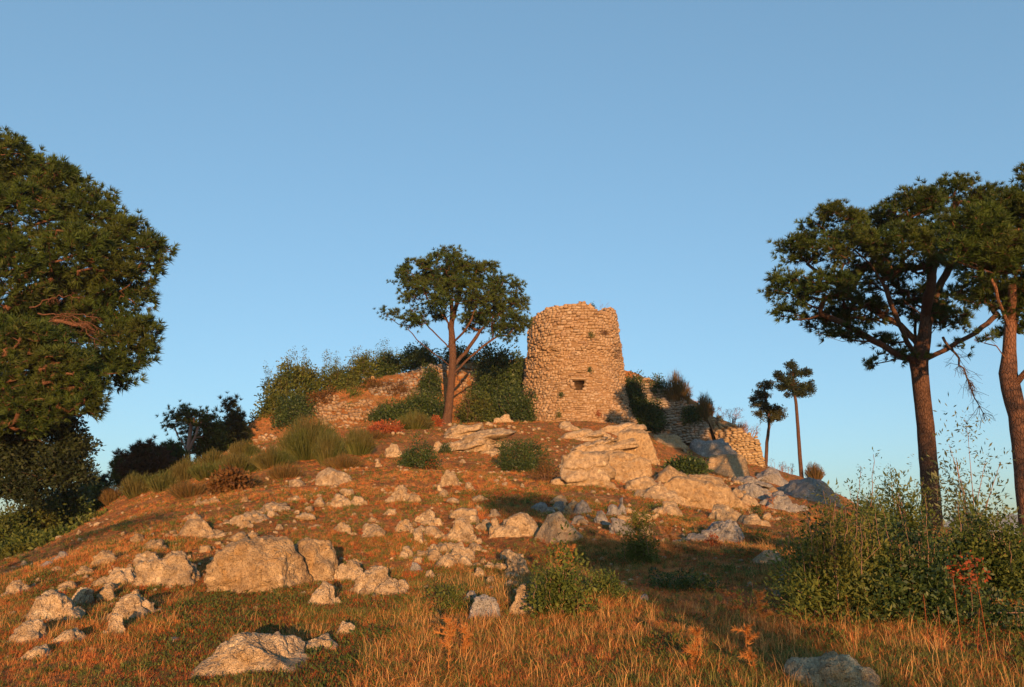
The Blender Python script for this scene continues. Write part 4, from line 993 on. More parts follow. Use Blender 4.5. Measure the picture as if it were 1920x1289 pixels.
def shrub(name, label, px, base, w, h, mat, Y=None, tmpl=None, n=260, tsize=None, dense=1.2, stems=14, seed=0, group=None, shoots=0, shoot_h=.9, cat='shrub', stemmat='twig', depth=.8, ragged=.35,
          squash=.45, accents=None, grounded=False, lean=0., tonebias=0.):
    r = np.random.default_rng(seed+int(px)+int(base)*7); p = G(px, base) if Y is None else P(px, base, Y)
    n = int(n*dense); Yd = p[1]; W = msize(w, Yd)/2; Hh = msize(h, Yd); dz_ = max(0, p[2]-float(hq(p[0], p[1]))) if grounded else 0; p[2] -= dz_; Hh += dz_; D = W*depth; c = np.array([p[0], p[1]+D*.6, p[2]])
    root = empty(name, c); tag(root, label, cat, group); tmpl = tmpl or LEAF; tsize = (tsize or max(.16, W*.16))*1.1
    d = unit(r.normal(size=(n, 3))*np.array([1, 1, 1.])); d[:, 2] = np.abs(d[:, 2])*1.0-.12
    nz = 1.3*vnoise(d*1.9+seed+px, 3)*ragged+vnoise(d*5+seed, 5)*ragged*.6
    rad = (squash+(1-squash)*r.random(n)**.6)*(1+nz)
    pts = c+d*rad[:, None]*np.array([W, D, Hh*.95])+np.array([0, 0, tsize*.5]); pts[:, 0] += lean*(pts[:, 2]-c[2])
    ax = unit(d+np.array([0, 0, .5]))
    if stems:
        S = Soup()
        for i in range(stems):
            e = pts[r.integers(n)]; s = c+np.array([r.uniform(-.15, .15)*W, r.uniform(-.15, .15)*D, -.1]); mid = s*.5+e*.5+np.array([0, 0, .08*Hh])+r.normal(size=3)*.06*W
            tubes(S, np.array([s, mid, e]), None, np.array([.018, .011, .005])*max(.5, min(2.0, W)), [np.arange(3)])
        link('stems', S.mesh('stems', M[stemmat], origin=c), root)
    tone = np.clip(r.random(n)+tonebias, 0, 1)
    PP = [pts]; AA = [ax]; TT = [tone]
    if shoots:
        S = Soup()
        for i in range(shoots):
            k = r.integers(n); e = pts[k]; l = shoot_h*Hh*r.uniform(.25, .6); dd = unit(np.array([r.normal()*.12, r.normal()*.12, 1.])); m = 7
            q = np.array([e+dd*l*t/m+r.normal(size=3)*.004+np.array([.03, .02, 0])*l*(t/m)**2*r.choice([-1, 1]) for t in range(m+1)]); tubes(S, q, None, np.linspace(.0045, .002, m+1)*max(1, Yd/30), [np.arange(m+1)])
            PP.append(q[1:]); AA.append(np.tile(dd, (m, 1))); TT.append(r.random(m))
        link('shoots', S.mesh('shoots', M[stemmat], origin=c), root)['kind'] = 'stuff'
        f = scatter_foliage('shoot_leaves', root, np.concatenate(PP[1:]), np.concatenate(AA[1:]), tmpl, tsize*.55, mat, np.concatenate(TT[1:]))
    scatter_foliage('foliage', root, pts, ax, tmpl, tsize, mat, tone)
    if accents:
        am, k, f = accents; sel = r.integers(0, n, k); cc = pts[sel[0]]; near = np.argsort(np.linalg.norm(pts-cc, axis=1))[:k]
        scatter_foliage('red_leaves', root, pts[near]+unit(d[near])*.05+np.array([0, -.04, 0]), ax[near], tmpl, tsize*f, M[am])
    return root
def broom(label, px, base, w, h, mat='broom', Y=None, n=900, seed=0, name='broom_shrub', group=None, thick=.012, fan=1.0, cat='shrub', stemmat=None):
    """dome of fine upright rush-like stems"""
    r = np.random.default_rng(seed+int(px)); p = G(px, base) if Y is None else P(px, base, Y)
    Yd = p[1]; W = msize(w, Yd)/2; Hh = msize(h, Yd); D = W*.85; c = np.array([p[0], p[1]+D*.6, p[2]])
    root = empty(name, c); tag(root, label, cat, group)
    th = r.uniform(0, 2*pi, n); q = np.sqrt(r.random(n))*fan; hx = np.cos(th)*q; hy = np.sin(th)*q
    b = c+np.stack([hx*W*.45, hy*D*.45, -.05+0*hx], -1); hz = Hh*np.sqrt(np.clip(1.02-q*q*.85, .03, 2))*r.uniform(.72, 1.08, n)*(1+.18*vnoise(np.stack([hx*2.2+seed, hy*2.2, 0*hx], -1), 2))
    tip = c+np.stack([hx*W*1.05, hy*D*1.05, hz], -1)+r.normal(size=(n, 3))*.05*W
    mid = b*.5+tip*.5+np.stack([hx*W*.05, hy*D*.05, hz*.10], -1)
    S = Soup(); s = unit(np.cross(tip-b, r.normal(size=(n, 3))))*thick*max(.6, Yd/45)
    V = np.stack([b-s*.4, b+s*.4, mid-s, mid+s, tip-s*.35, tip+s*.35], 1).reshape(-1, 3); k = np.arange(n)*6
    Qd = np.concatenate([np.stack([k, k+1, k+3, k+2], -1), np.stack([k+2, k+3, k+5, k+4], -1)]); S.add(V, Q=Qd, tone=np.repeat(r.random(n), 6))
    # fine side sprays near the tips
    m = n*2; i = r.integers(0, n, m); t = r.uniform(.45, 1, m)[:, None]; a = mid[i]*(1-t)+tip[i]*t; e = a+unit((tip-b)[i]+r.normal(size=(m, 3))*.35*Hh)*Hh*.2*r.uniform(.5, 1.2, (m, 1)); s = unit(np.cross(e-a, r.normal(size=(m, 3))))*thick*.7*max(.6, Yd/45)
    V = np.stack([a-s, a+s, e], 1).reshape(-1, 3); k = np.arange(m)*3; S.add(V, T=np.stack([k, k+1, k+2], -1), tone=np.repeat(r.random(m), 3))
    o = link('stems', S.mesh('stems', M[mat], origin=c), root); o['kind'] = 'stuff'; return root
def twig_shrub(label, px, base, w, h, Y=None, n=22, mat='twig_pink', seed=0, name='bare_shrub', leaves=0, group=None, thick=1.):
    r = np.random.default_rng(seed+int(px)); p = G(px, base) if Y is None else P(px, base, Y); Yd = p[1]; W = msize(w, Yd)/2; Hh = msize(h, Yd); S = Soup(); tips = []
    def rec(a, d, l, rad, k):
        m = 3; q = [a]
        for j in range(m): d = unit(d+r.normal(size=3)*.12+np.array([0, 0, .05])); q.append(q[-1]+d*l/m)
        tubes(S, np.array(q), None, np.linspace(rad, rad*.6, m+1), [np.arange(m+1)])
        if k > 0:
            for j in range(r.integers(2, 4)): rec(q[r.integers(1, m+1)], unit(d+r.normal(size=3)*.45), l*.6, rad*.6, k-1)
        else: tips.append(q[-1])
    root = empty(name, p); tag(root, label, 'shrub', group)
    for i in range(n):
        x = r.uniform(-1, 1); a = p+np.array([x*W*.8, r.uniform(-.3, .5)*W, -.05]); rec(a, unit(np.array([x*.5+r.normal()*.15, r.normal()*.25, 1.])), Hh*.5*math.sqrt(max(.1, 1-x*x*.7))*r.uniform(.7, 1.1), .016*thick*Yd/50, 2)
    link('twigs', S.mesh('twigs', M[mat], origin=p), root)
    if leaves:
        t = np.array(tips); t = t[r.integers(0, len(t), leaves)]+r.normal(size=(leaves, 3))*.06; scatter_foliage('leaves', root, t, unit(r.normal(size=t.shape)+[0, 0, .6]), LEAF, .13, M['leaf_rust'])
    return root

# ------------------------------------------------------------------ pines and other trees
# central umbrella pine
tree('umbrella_pine', 'umbrella pine with slanting reddish trunk standing left of the tower', 'tree',
     [(836,800,10.8),(840,775,8.2),(845,730,7.2),(848,690,7.0),(849,670,7.2),(848,645,7),(846,615,5.5),(848,590,4.5),(846,560,3.5)],
     [(835,500,52,28,0),(783,512,40,26,0),(895,515,50,28,1),(948,552,42,34,0),(800,550,52,30,-1),(862,556,56,34,-1.6),(918,585,56,34,-.5),(972,590,22,28,0),(757,532,26,22,0),
      (728,590,24,11,0),(768,605,34,14,-.3),(842,470,18,10,0),(880,605,36,18,1),(952,622,36,20,0),(975,612,20,18,.5),(930,600,40,26,1.6),(800,590,38,16,1.2),(910,548,50,28,1.5),(860,520,50,30,1.5),(815,535,50,26,1.8)], 52.3,
     M['bark'], M['pine'], limbs=[[(846,684,0),(820,668,-.3),(790,645,-.6),(765,618,-.6)],[(847,655,0),(820,630,.3),(790,600,.5),(770,580,.3)],
     [(853,700,0),(880,672,-.2),(905,650,-.2),(935,630,0)],[(852,690,0),(872,662,.5),(900,620,.8),(925,595,.5)],[(849,650,0),(868,625,-1),(884,600,-1.2),(895,565,-1)],
     [(848,620,0),(830,590,-.8),(812,565,-1)],[(846,600,0),(860,560,-.8),(868,530,-1)],[(847,640,0),(838,600,1.3),(820,560,1.8)]],
     tips=760, per=7, tsize=.27, spread=.19, seg=.4, seed=1)
t = bpy.data.objects['umbrella_pine']
bare_branch(t, P(856,705,52.3), P(882,772,52), M['bark'], n=10, r0=.05, seed=4, tw=.5)
bare_branch(t, P(874,748,52.2), P(879,800,52), M['bark'], n=8, r0=.035, seed=5, tw=.4)

# large right pine
PA = dict(Y=27)
tree('stone_pine', 'tall dark stone pine with hanging dead branch, second trunk from the right edge', 'tree',
     [(1750,1000,19),(1747,960,17),(1743,900,16),(1737,820,15.5),(1731,760,15),(1724,700,15.5),(1722,680,17),(1728,655,15),(1734,625,12),(1735,590,9),(1738,550,7)],
     [(1565,418,62,40,0),(1502,470,50,38,1),(1482,540,42,38,0),(1545,545,60,42,-1),(1600,470,66,50,-1),(1615,585,60,36,1),(1708,392,62,46,0),(1785,368,78,38,1),(1862,385,52,38,1),
      (1700,470,76,54,-1.5),(1795,455,78,56,0),(1725,570,60,40,1.5),(1655,645,32,16,0),(1545,605,46,18,1),(1845,545,56,38,1),(1770,600,56,24,.5),(1640,520,60,40,1.5),(1480,590,26,16,0),
      (1650,430,46,40,1.5),(1590,625,40,14,-.5),(1690,668,34,10,-.5),(1790,650,20,8,0),(1870,470,50,50,1.5),(1640,680,12,8,0)], 30,
     M['bark'], M['pine'], limbs=[[(1716,690,0),(1690,668,-.3),(1640,640,-.6),(1590,612,-.6),(1540,590,-.4)],[(1720,675,0),(1700,640,-.4),(1680,590,-.6),(1660,540,-.9),(1635,500,-1.2),(1605,470,-1.2)],
     [(1726,655,0),(1690,610,.6),(1640,585,.8),(1590,560,.6),(1560,520,.4)],[(1734,635,0),(1725,590,-.8),(1690,560,-1.2),(1650,525,-1.3)],
     [(1740,680,0),(1775,655,-.3),(1830,625,-.4),(1870,590,0)],[(1736,640,0),(1760,610,-.5),(1800,575,-.5),(1830,540,-.5)],[(1737,590,0),(1745,540,-.9),(1748,500,-1),(1750,460,-1)],
     [(1735,620,0),(1750,560,.9),(1780,500,1),(1800,450,1)],[(1724,670,0),(1715,620,1),(1712,560,1.3),(1710,500,1.3)],[(1640,640,-.6),(1580,640,-.8),(1530,625,-.8)]],
     tips=1250, per=6, tsize=.24, spread=.17, flatten=.85, seg=.34, seed=2)
t = bpy.data.objects['stone_pine']
bare_branch(t, P(1768,632,29.6), P(1850,790,29), M['bark_dark'], n=46, r0=.055, seed=7, tw=.75)

# right edge pine
tree('stone_pine', 'stone pine with forked orange trunk cut by the right edge of the picture', 'tree',
     [(1935,1010,21),(1926,940,18),(1918,860,17),(1908,780,16.5),(1895,730,17),(1890,700,16),(1892,660,12),(1894,600,10),(1893,560,8)],
     [(1825,425,60,38,-1),(1890,405,60,44,-.5),(1960,400,80,54,0),(1865,480,76,46,-1),(1940,490,80,56,-1),(2020,470,80,70,0),(1905,570,52,34,0),(1845,560,34,20,0),(1980,570,70,40,0),
      (1845,640,20,10,0),(2060,560,70,60,1),(1790,480,30,24,-1),(1900,620,40,14,.5),(1960,340,70,36,1),(2040,380,70,50,1)], 23,
     M['bark_red'], M['pine_warm'], limbs=[[(1892,725,0),(1925,700,-.4),(1960,650,-.4),(1985,600,0)],[(1893,640,0),(1905,580,.5),(1930,520,.5)],[(1893,620,0),(1870,560,-.6),(1850,500,-.8)],
     [(1891,680,0),(1868,650,-.3),(1848,630,-.3)],[(1893,590,0),(1900,540,-.8),(1910,480,-1)]],
     tips=850, per=6, tsize=.22, spread=.15, seg=.32, seed=3)

# left foreground pines
tree('large_pine', 'massive pine with dense rounded crown filling the left edge of the picture', 'tree',
     [(-190,1130,30),(-185,960,26),(-170,820,25),(-150,700,24),(-140,620,20),(-120,520,14),(-90,430,9)],
     [(20,296,58,36,0),(108,338,56,36,0),(172,398,54,42,0),(240,448,52,38,0),(284,478,34,36,0),(60,405,80,60,-1),(150,480,80,56,-1),(228,530,58,44,0),(244,645,50,42,.5),(190,590,60,50,1),
      (196,700,60,42,.5),(110,620,80,60,1.4),(30,520,80,70,-1),(-60,340,90,80,0),(-80,480,100,90,0),(-10,640,90,50,1.5),(60,590,60,30,1),(-60,260,60,40,0),(272,620,26,30,.5),(130,700,70,40,1.5),(60,350,70,40,1.2),(250,560,34,26,1),(150,560,70,40,1.5)], 36,
     M['bark_red'], M['pine_warm'], limbs=[[(-150,700,0),(-60,660,-.8),(0,590,-1.2),(60,540,-1.2),(110,520,-1)],[(-140,620,0),(-60,540,-1),(0,470,-1.4),(40,430,-1.4)],
      [(-60,660,-.8),(20,620,-.6),(100,600,-.6),(160,610,-.4)],[(-150,690,0),(-60,640,.5),(60,590,.8),(170,560,.8)]],
     tips=1700, per=6, tsize=.37, spread=.25, seg=.45, seed=4)
t = bpy.data.objects['large_pine']
for k, (a, b, c_, d_) in enumerate([(70,590,200,625),(90,600,190,600),(60,575,150,560),(120,595,185,650),(80,610,150,640)]):
    bare_branch(t, P(a, b, 33.6), P(c_, d_, 33.4), M['bark_red'], n=22, r0=.04, seed=20+k, tw=.4, drop=.2)
tree('leaning_pine', 'nearer pine with pale green lower boughs and orange limbs at the left edge', 'tree',
     [(-330,1200,34),(-300,1000,30),(-250,850,26),(-200,760,20),(-150,720,12)],
     [(40,640,88,38,0),(118,700,76,46,0),(60,750,84,40,0),(140,765,44,28,0),(-20,700,90,50,0),(160,740,36,30,0),(-60,780,80,40,.3),(90,650,60,26,.3),(30,800,60,14,0)], 32,
     M['bark_red'], M['pine_warm'], limbs=[[(-200,760,0),(-80,710,-.2),(0,690,-.3),(70,685,-.3)],[(-80,710,-.2),(0,745,-.2),(60,735,-.2),(110,740,-.2)],[(-150,720,0),(-40,690,.1),(30,660,0),(90,650,0)]],
     tips=560, per=6, tsize=.31, spread=.23, seg=.4, seed=5)
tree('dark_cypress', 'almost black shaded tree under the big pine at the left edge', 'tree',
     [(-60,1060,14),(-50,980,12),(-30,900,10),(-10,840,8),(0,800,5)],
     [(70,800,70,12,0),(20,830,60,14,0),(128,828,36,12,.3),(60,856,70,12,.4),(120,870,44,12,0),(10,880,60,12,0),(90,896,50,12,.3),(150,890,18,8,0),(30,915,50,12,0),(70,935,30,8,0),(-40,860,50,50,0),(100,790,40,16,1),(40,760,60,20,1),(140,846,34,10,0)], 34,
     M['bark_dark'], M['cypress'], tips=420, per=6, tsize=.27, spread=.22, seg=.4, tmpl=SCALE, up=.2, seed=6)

# slender trees on the right skyline
tree('slender_cypress', 'tall slender cypress with bare leaning trunk and ragged dark head on the skyline', 'tree',
     [(1503,895,4.0),(1500,860,3.6),(1496,800,3.2),(1493,760,2.9),(1489,735,2.7),(1487,710,2.4),(1486,690,1.6)],
     [(1484,686,12,7,0),(1490,700,20,5,0),(1478,712,16,5,0),(1468,728,10,4,0),(1519,729,7,5,0),(1505,740,8,4,0),(1478,722,26,8,0),(1512,700,10,7,0),(1508,728,18,6,0),(1494,738,26,6,0),(1462,708,8,6,0),(1456,702,5,3,0),(1519,718,6,6,0)], 57,
     M['bark'], M['cypress'], tips=120, per=6, tsize=.19, spread=.12, seg=.3, tmpl=SCALE, up=.5, seed=7, minz=12, shell=.2)
tree('rusty_cypress', 'smaller curved cypress with rusty brown foliage left of the slender one', 'tree',
     [(1433,862,3.6),(1438,830,3.1),(1442,800,2.8),(1440,770,2.2),(1436,745,1.6),(1432,730,1.2)],
     [(1434,722,17,10,0),(1428,742,18,11,0),(1412,752,7,6,0),(1462,784,8,8,0),(1422,760,18,9,0),(1440,768,20,9,0),(1458,772,12,12,0),(1444,786,20,8,0),(1425,778,14,6,0)], 62,
     M['bark'], M['cypress_olive'], tips=120, per=6, tsize=.19, spread=.12, seg=.3, tmpl=SCALE, up=.4, seed=8, minz=9, shell=.2)

# trees on the left flank
tree('flank_pine', 'small pine with pinkish forked trunk and flat crown on the left flank', 'tree',
     [(354,878,5),(352,850,4.5),(355,830,4),(358,800,3)],
     [(350,780,28,12,0),(375,790,28,16,0),(330,792,14,8,0),(390,810,18,22,.6),(360,805,24,12,1),(370,835,26,18,1.5),(318,800,8,4,0)], 56,
     M['twig_pink'], M['pine_warm'], limbs=[[(353,850,0),(340,828,0),(325,800,0)],[(354,845,0),(366,820,-.3),(372,800,-.3)]], tips=110, per=8, tsize=.28, spread=.3, seg=.4, seed=9)
def flank(name, label, cat, px, base, top, w, Y, mat, tmpl, bark='bark_dark', n=150, ts=.34, cone=False, seed=0):
    h = base-top; pf = []
    r_ = random.Random(seed+px)
    k = 7
    for i in range(k):
        f = i/(k-1); y = top+h*(.08+.75*f); ww = w*(.25+.75*f if cone else (.55+.5*math.sin(f*2.6)))*.5
        pf.append((px+r_.uniform(-.3, .3)*w*.5, y, max(4, ww*r_.uniform(.6, .9)), h*.12, r_.uniform(-.5, .5)))
        if not cone or f > .4: pf.append((px+r_.choice([-1, 1])*ww*.6, y+r_.uniform(-3, 6), max(4, ww*.5), h*.10, r_.uniform(-.5, .5)))
    return tree(name, label, cat, [(px, base, 4), (px+r_.uniform(-3, 3), (base+top)/2, 3), (px, top+h*.2, 1.5)], pf, Y, M[bark], M[mat], tips=n, per=7, tsize=ts, spread=.3, seg=.5, tmpl=tmpl, seed=seed, minz=-50)
flank('dark_conifer', 'dark pointed conifer immediately left of the ivy covered bank', 'tree', 440, 875, 757, 62, 58, 'cypress', NEEDLE, n=190, cone=True, seed=1)
flank('olive_bush_tree', 'brownish green tree between the flat crowned pine and the dark conifer', 'tree', 405, 890, 800, 56, 57, 'leaf_mid', LEAF, n=150, seed=2)
flank('reddish_conifer', 'half dry reddish conifer with bare bent tip on the left flank', 'tree', 272, 905, 838, 74, 50, 'pine_rust', NEEDLE, n=130, seed=3, bark='twig_pink')
flank('small_green_tree', 'green tree just right of the half dry reddish conifer', 'tree', 322, 905, 836, 40, 54, 'pine', NEEDLE, n=90, seed=4)
flank('thin_tree', 'thin leafed green tree at the left of the half dry reddish conifer', 'tree', 236, 915, 860, 38, 52, 'leaf_mid', NEEDLE, n=70, seed=5, bark='twig_pink')
flank('low_conifer', 'low dark conifer tip showing over the flank left of the golden grass', 'tree', 172, 965, 900, 60, 48, 'cypress', NEEDLE, n=110, seed=6)
flank('olive_tree', 'pale olive toned tree rising behind the left ridge below the black tree', 'tree', 66, 1050, 945, 56, 36, 'leaf_mid', LEAF, n=60, seed=7)
flank('leafy_tree', 'dark leafy tree in shade right of the pale olive toned tree', 'tree', 120, 1030, 912, 76, 38, 'leaf_dark', LEAF, n=110, seed=8)
flank('green_tree', 'yellow green tree low at the left edge behind the ridge', 'tree', 14, 1085, 975, 60, 34, 'leaf_mid', LEAF, n=110, seed=9)
flank('round_tree', 'dense round tree between the leafy tree and the broom bank', 'tree', 175, 985, 925, 80, 44, 'leaf_mid', LEAF, n=150, seed=10)
bent = bpy.data.objects['reddish_conifer']
bare_branch(bent, P(272,842,50), P(287,825,50), M['twig_pink'], n=16, r0=.04, seed=3, tw=.35, drop=0)
# unseen trees out of the picture, placed so their shade falls on the slope
def grove(label, x, y, zb, zt, rad, seed):
    z = float(hq(x, y)) if y > -5 else float(H(np.array([x]), np.array([y]))[0]); r_ = np.random.default_rng(seed); root = empty('shade_tree', (x, y, z)); tag(root, label, 'tree')
    S = Soup(); zm = (zb+zt)/2; hh = (zt-zb)/2; tubes(S, np.array([[x, y, z-.2], [x+.1, y, (z+zm)/2], [x, y, zm]]), None, np.array([.22, .17, .1])*min(1, rad/3), [np.arange(3)])
    for k in range(12):
        a = r_.uniform(0, 6.28); e = np.array([x+math.cos(a)*rad*.7, y+math.sin(a)*rad*.7, zm+hh*r_.uniform(-.3, .6)]); tubes(S, np.array([[x, y, (z+zm)/2], e]), None, np.array([.06, .02]), [np.arange(2)])
    link('trunk', S.mesh('trunk', M['bark'], origin=(x, y, z)), root)
    n = 760 if hh > .6 else 300; d = unit(r_.normal(size=(n, 3))); q = np.array([x, y, zm])+d*np.array([rad, rad, hh])*(r_.random((n, 1))**.4)
    keep = vnoise(q*1.1, seed) > -.35; q = q[keep]; d = d[keep]
    scatter_foliage('crown', root, q, unit(d+[0, 0, .5]), LEAF, .40 if hh > .6 else .22, M['leaf_dark'])
for g_ in GROVE: grove(*g_)

# air: thin even haze over the whole country, its top just above the highest thing
Vb = np.array([[x, y, z] for x in (-6900, 6900) for y in (-3600, 9900) for z in (-75, 34)], float)
hz_ = link('haze', mesh_np('haze', Vb, np.array([[0, 1, 3, 2], [4, 6, 7, 5], [0, 4, 5, 1], [2, 3, 7, 6], [0, 2, 6, 4], [1, 5, 7, 3]]))); hz_['kind'] = 'stuff'
m, nt, out = newmat('haze_air'); vp = nt.nodes.new('ShaderNodeVolumePrincipled'); vp.inputs['Density'].default_value = HAZE; vp.inputs['Color'].default_value = (.82, .88, .95, 1); vp.inputs['Anisotropy'].default_value = 0
nt.links.new(vp.outputs[0], out.inputs[1]); hz_.data.materials.append(m)

# ------------------------------------------------------------------ shrubs
# on top of the left bank
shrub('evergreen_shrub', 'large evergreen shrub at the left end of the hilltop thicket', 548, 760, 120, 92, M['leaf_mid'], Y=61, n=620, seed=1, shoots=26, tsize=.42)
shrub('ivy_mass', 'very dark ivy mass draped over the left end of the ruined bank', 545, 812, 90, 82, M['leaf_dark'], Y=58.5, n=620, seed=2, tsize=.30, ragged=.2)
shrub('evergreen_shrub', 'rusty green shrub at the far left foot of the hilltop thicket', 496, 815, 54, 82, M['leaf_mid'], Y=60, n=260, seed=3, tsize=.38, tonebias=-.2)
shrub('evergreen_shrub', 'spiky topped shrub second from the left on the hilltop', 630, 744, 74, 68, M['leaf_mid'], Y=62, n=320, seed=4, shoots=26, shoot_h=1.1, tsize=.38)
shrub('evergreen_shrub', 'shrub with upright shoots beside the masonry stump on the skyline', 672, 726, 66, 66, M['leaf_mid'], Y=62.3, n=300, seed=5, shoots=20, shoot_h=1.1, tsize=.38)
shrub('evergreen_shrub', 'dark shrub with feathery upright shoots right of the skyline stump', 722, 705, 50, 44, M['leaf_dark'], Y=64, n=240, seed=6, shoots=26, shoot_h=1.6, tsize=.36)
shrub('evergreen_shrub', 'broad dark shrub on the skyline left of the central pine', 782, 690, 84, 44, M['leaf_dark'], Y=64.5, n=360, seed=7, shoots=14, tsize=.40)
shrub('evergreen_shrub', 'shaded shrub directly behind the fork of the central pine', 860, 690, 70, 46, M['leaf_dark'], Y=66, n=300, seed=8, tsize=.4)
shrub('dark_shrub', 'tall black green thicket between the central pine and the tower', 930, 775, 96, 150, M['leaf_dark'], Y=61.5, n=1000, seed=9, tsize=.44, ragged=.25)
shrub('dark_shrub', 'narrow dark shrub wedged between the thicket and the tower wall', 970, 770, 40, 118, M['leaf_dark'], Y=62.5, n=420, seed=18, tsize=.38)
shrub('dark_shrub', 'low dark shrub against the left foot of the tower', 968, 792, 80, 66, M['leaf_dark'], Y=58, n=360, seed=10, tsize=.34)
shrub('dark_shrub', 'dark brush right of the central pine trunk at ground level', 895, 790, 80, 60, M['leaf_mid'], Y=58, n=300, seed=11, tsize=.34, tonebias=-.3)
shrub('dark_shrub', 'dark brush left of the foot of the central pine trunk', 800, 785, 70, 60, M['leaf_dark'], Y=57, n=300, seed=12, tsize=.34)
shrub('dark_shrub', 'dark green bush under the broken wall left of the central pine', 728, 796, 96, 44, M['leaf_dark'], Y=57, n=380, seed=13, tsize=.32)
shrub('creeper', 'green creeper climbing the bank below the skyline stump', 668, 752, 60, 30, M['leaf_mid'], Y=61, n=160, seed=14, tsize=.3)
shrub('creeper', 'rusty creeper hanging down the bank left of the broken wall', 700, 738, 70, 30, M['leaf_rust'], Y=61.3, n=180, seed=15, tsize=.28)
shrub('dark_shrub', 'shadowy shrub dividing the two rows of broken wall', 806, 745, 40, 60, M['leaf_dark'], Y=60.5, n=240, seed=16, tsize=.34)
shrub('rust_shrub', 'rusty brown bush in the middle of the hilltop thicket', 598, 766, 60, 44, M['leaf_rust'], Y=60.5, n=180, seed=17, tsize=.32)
shrub('evergreen_shrub', 'yellow green scrub half hiding the tumbled rubble wall', 640, 800, 60, 34, M['leaf_mid'], Y=59.5, n=150, seed=101, tsize=.26, ragged=.6, squash=.2)
shrub('evergreen_shrub', 'scrub tuft growing out of the top of the tumbled rubble wall', 664, 764, 44, 26, M['leaf_mid'], Y=60.5, n=90, seed=102, tsize=.24, ragged=.6, squash=.2)
shrub('rust_shrub', 'brown scrub growing through the long broken wall band', 745, 742, 60, 28, M['leaf_rust'], Y=60.3, n=120, seed=103, tsize=.24, ragged=.6, squash=.2)
shrub('evergreen_shrub', 'leafy tuft at the lower edge of the long broken wall band', 772, 770, 56, 34, M['leaf_mid'], Y=58.6, n=130, seed=104, tsize=.25, ragged=.6, squash=.2)
# against the tower and its right side
shrub('ivy_mass', 'big dark ivy bush climbing the right side of the tower', 1190, 800, 58, 112, M['leaf_dark'], Y=60, n=640, seed=20, tsize=.34, ragged=.2)
shrub('ivy_mass', 'dark bush at the foot of the grey wall beside the tower ivy', 1222, 800, 60, 60, M['leaf_dark'], Y=60, n=300, seed=21, tsize=.32)
shrub('dark_shrub', 'dark shrub with bare reddish tips on the wall top right of the tower', 1236, 738, 34, 34, M['leaf_dark'], Y=61.8, n=140, seed=22, tsize=.28)
twig_shrub('bare reddish twigs above the wall top right of the tower', 1238, 728, 40, 34, Y=62, n=10, seed=1)
broom('golden brown broom dome on the shaded wall', 1273, 762, 54, 58, 'broom_rust', Y=61.4, n=900, seed=2)
broom('narrow rusty broom on the wall just left of the bright corner', 1326, 788, 34, 48, 'broom_rust', Y=60, n=520, seed=3)
shrub('dark_shrub', 'dark shrub spilling over the shaded wall below the golden broom', 1300, 790, 40, 34, M['leaf_dark'], Y=60.2, n=160, seed=23, tsize=.26)
twig_shrub('pinkish bare shrub on top of the bright corner wall', 1362, 796, 44, 44, Y=59.6, n=20, seed=2, leaves=60)
twig_shrub('reddish bare shrub at the outer end of the bright wall top', 1402, 818, 40, 40, Y=58.8, n=18, seed=3, leaves=30)
broom('short rusty grass dome on top of the bright wall', 1385, 812, 50, 20, 'broom_rust', Y=59.2, n=300, seed=4)
twig_shrub('low reddish bare shrub at the foot of the slender cypress', 1462, 890, 70, 30, Y=58.5, n=26, seed=4, leaves=60)
broom('small dark and gold broom right of the slender cypress foot', 1532, 902, 36, 32, 'broom_rust', Y=56, n=420, seed=5)
shrub('ivy_mass', 'low dark green creeper patch in front of the bright wall', 1290, 892, 80, 26, M['leaf_dark'], n=200, seed=24, tsize=.28)
shrub('tower_tuft', 'small green tuft growing on the rim of the tower', 1109, 578, 10, 9, M['leaf_dark'], Y=58.4, n=24, seed=25, tsize=.14, stems=3, cat='plant')
for k, (a, b, w, h, mt, lab) in enumerate([(1108,632,14,14,'leaf_mid','dry plant rooted in the upper tower stones'),(1136,628,18,14,'leaf_rust','rusty plant rooted in the stones at the upper right of the tower'),
      (1158,668,14,50,'leaf_rust','long rusty plant trailing down the right edge of the tower'),(1106,698,10,12,'leaf_dark','green sprig in the stones above and right of the tower window'),
      (1052,744,8,8,'leaf_dark','small green sprig in the stones left of and below the tower window'),(1048,782,10,16,'leaf_mid','green sprig near the base of the tower'),(1122,782,10,16,'leaf_red','red plant at the base of the tower'),
      (1140,790,16,12,'leaf_dark','green plant at the lower right base of the tower')]):
    th = math.asin(max(-.97, min(.97, (msize(a-960, 58.5)-TC[0])/4.1))); zb = EYE+ray(a, b)[1]*(TC[1]-4*math.cos(th)); q = tpoint(th, zb, .05)
    shrub('wall_plant', lab, a, b, w, h, M[mt], Y=q[1]-.1, n=20, seed=30+k, tsize=.12, ragged=.7, squash=.2, stems=4, depth=.2, cat='plant')
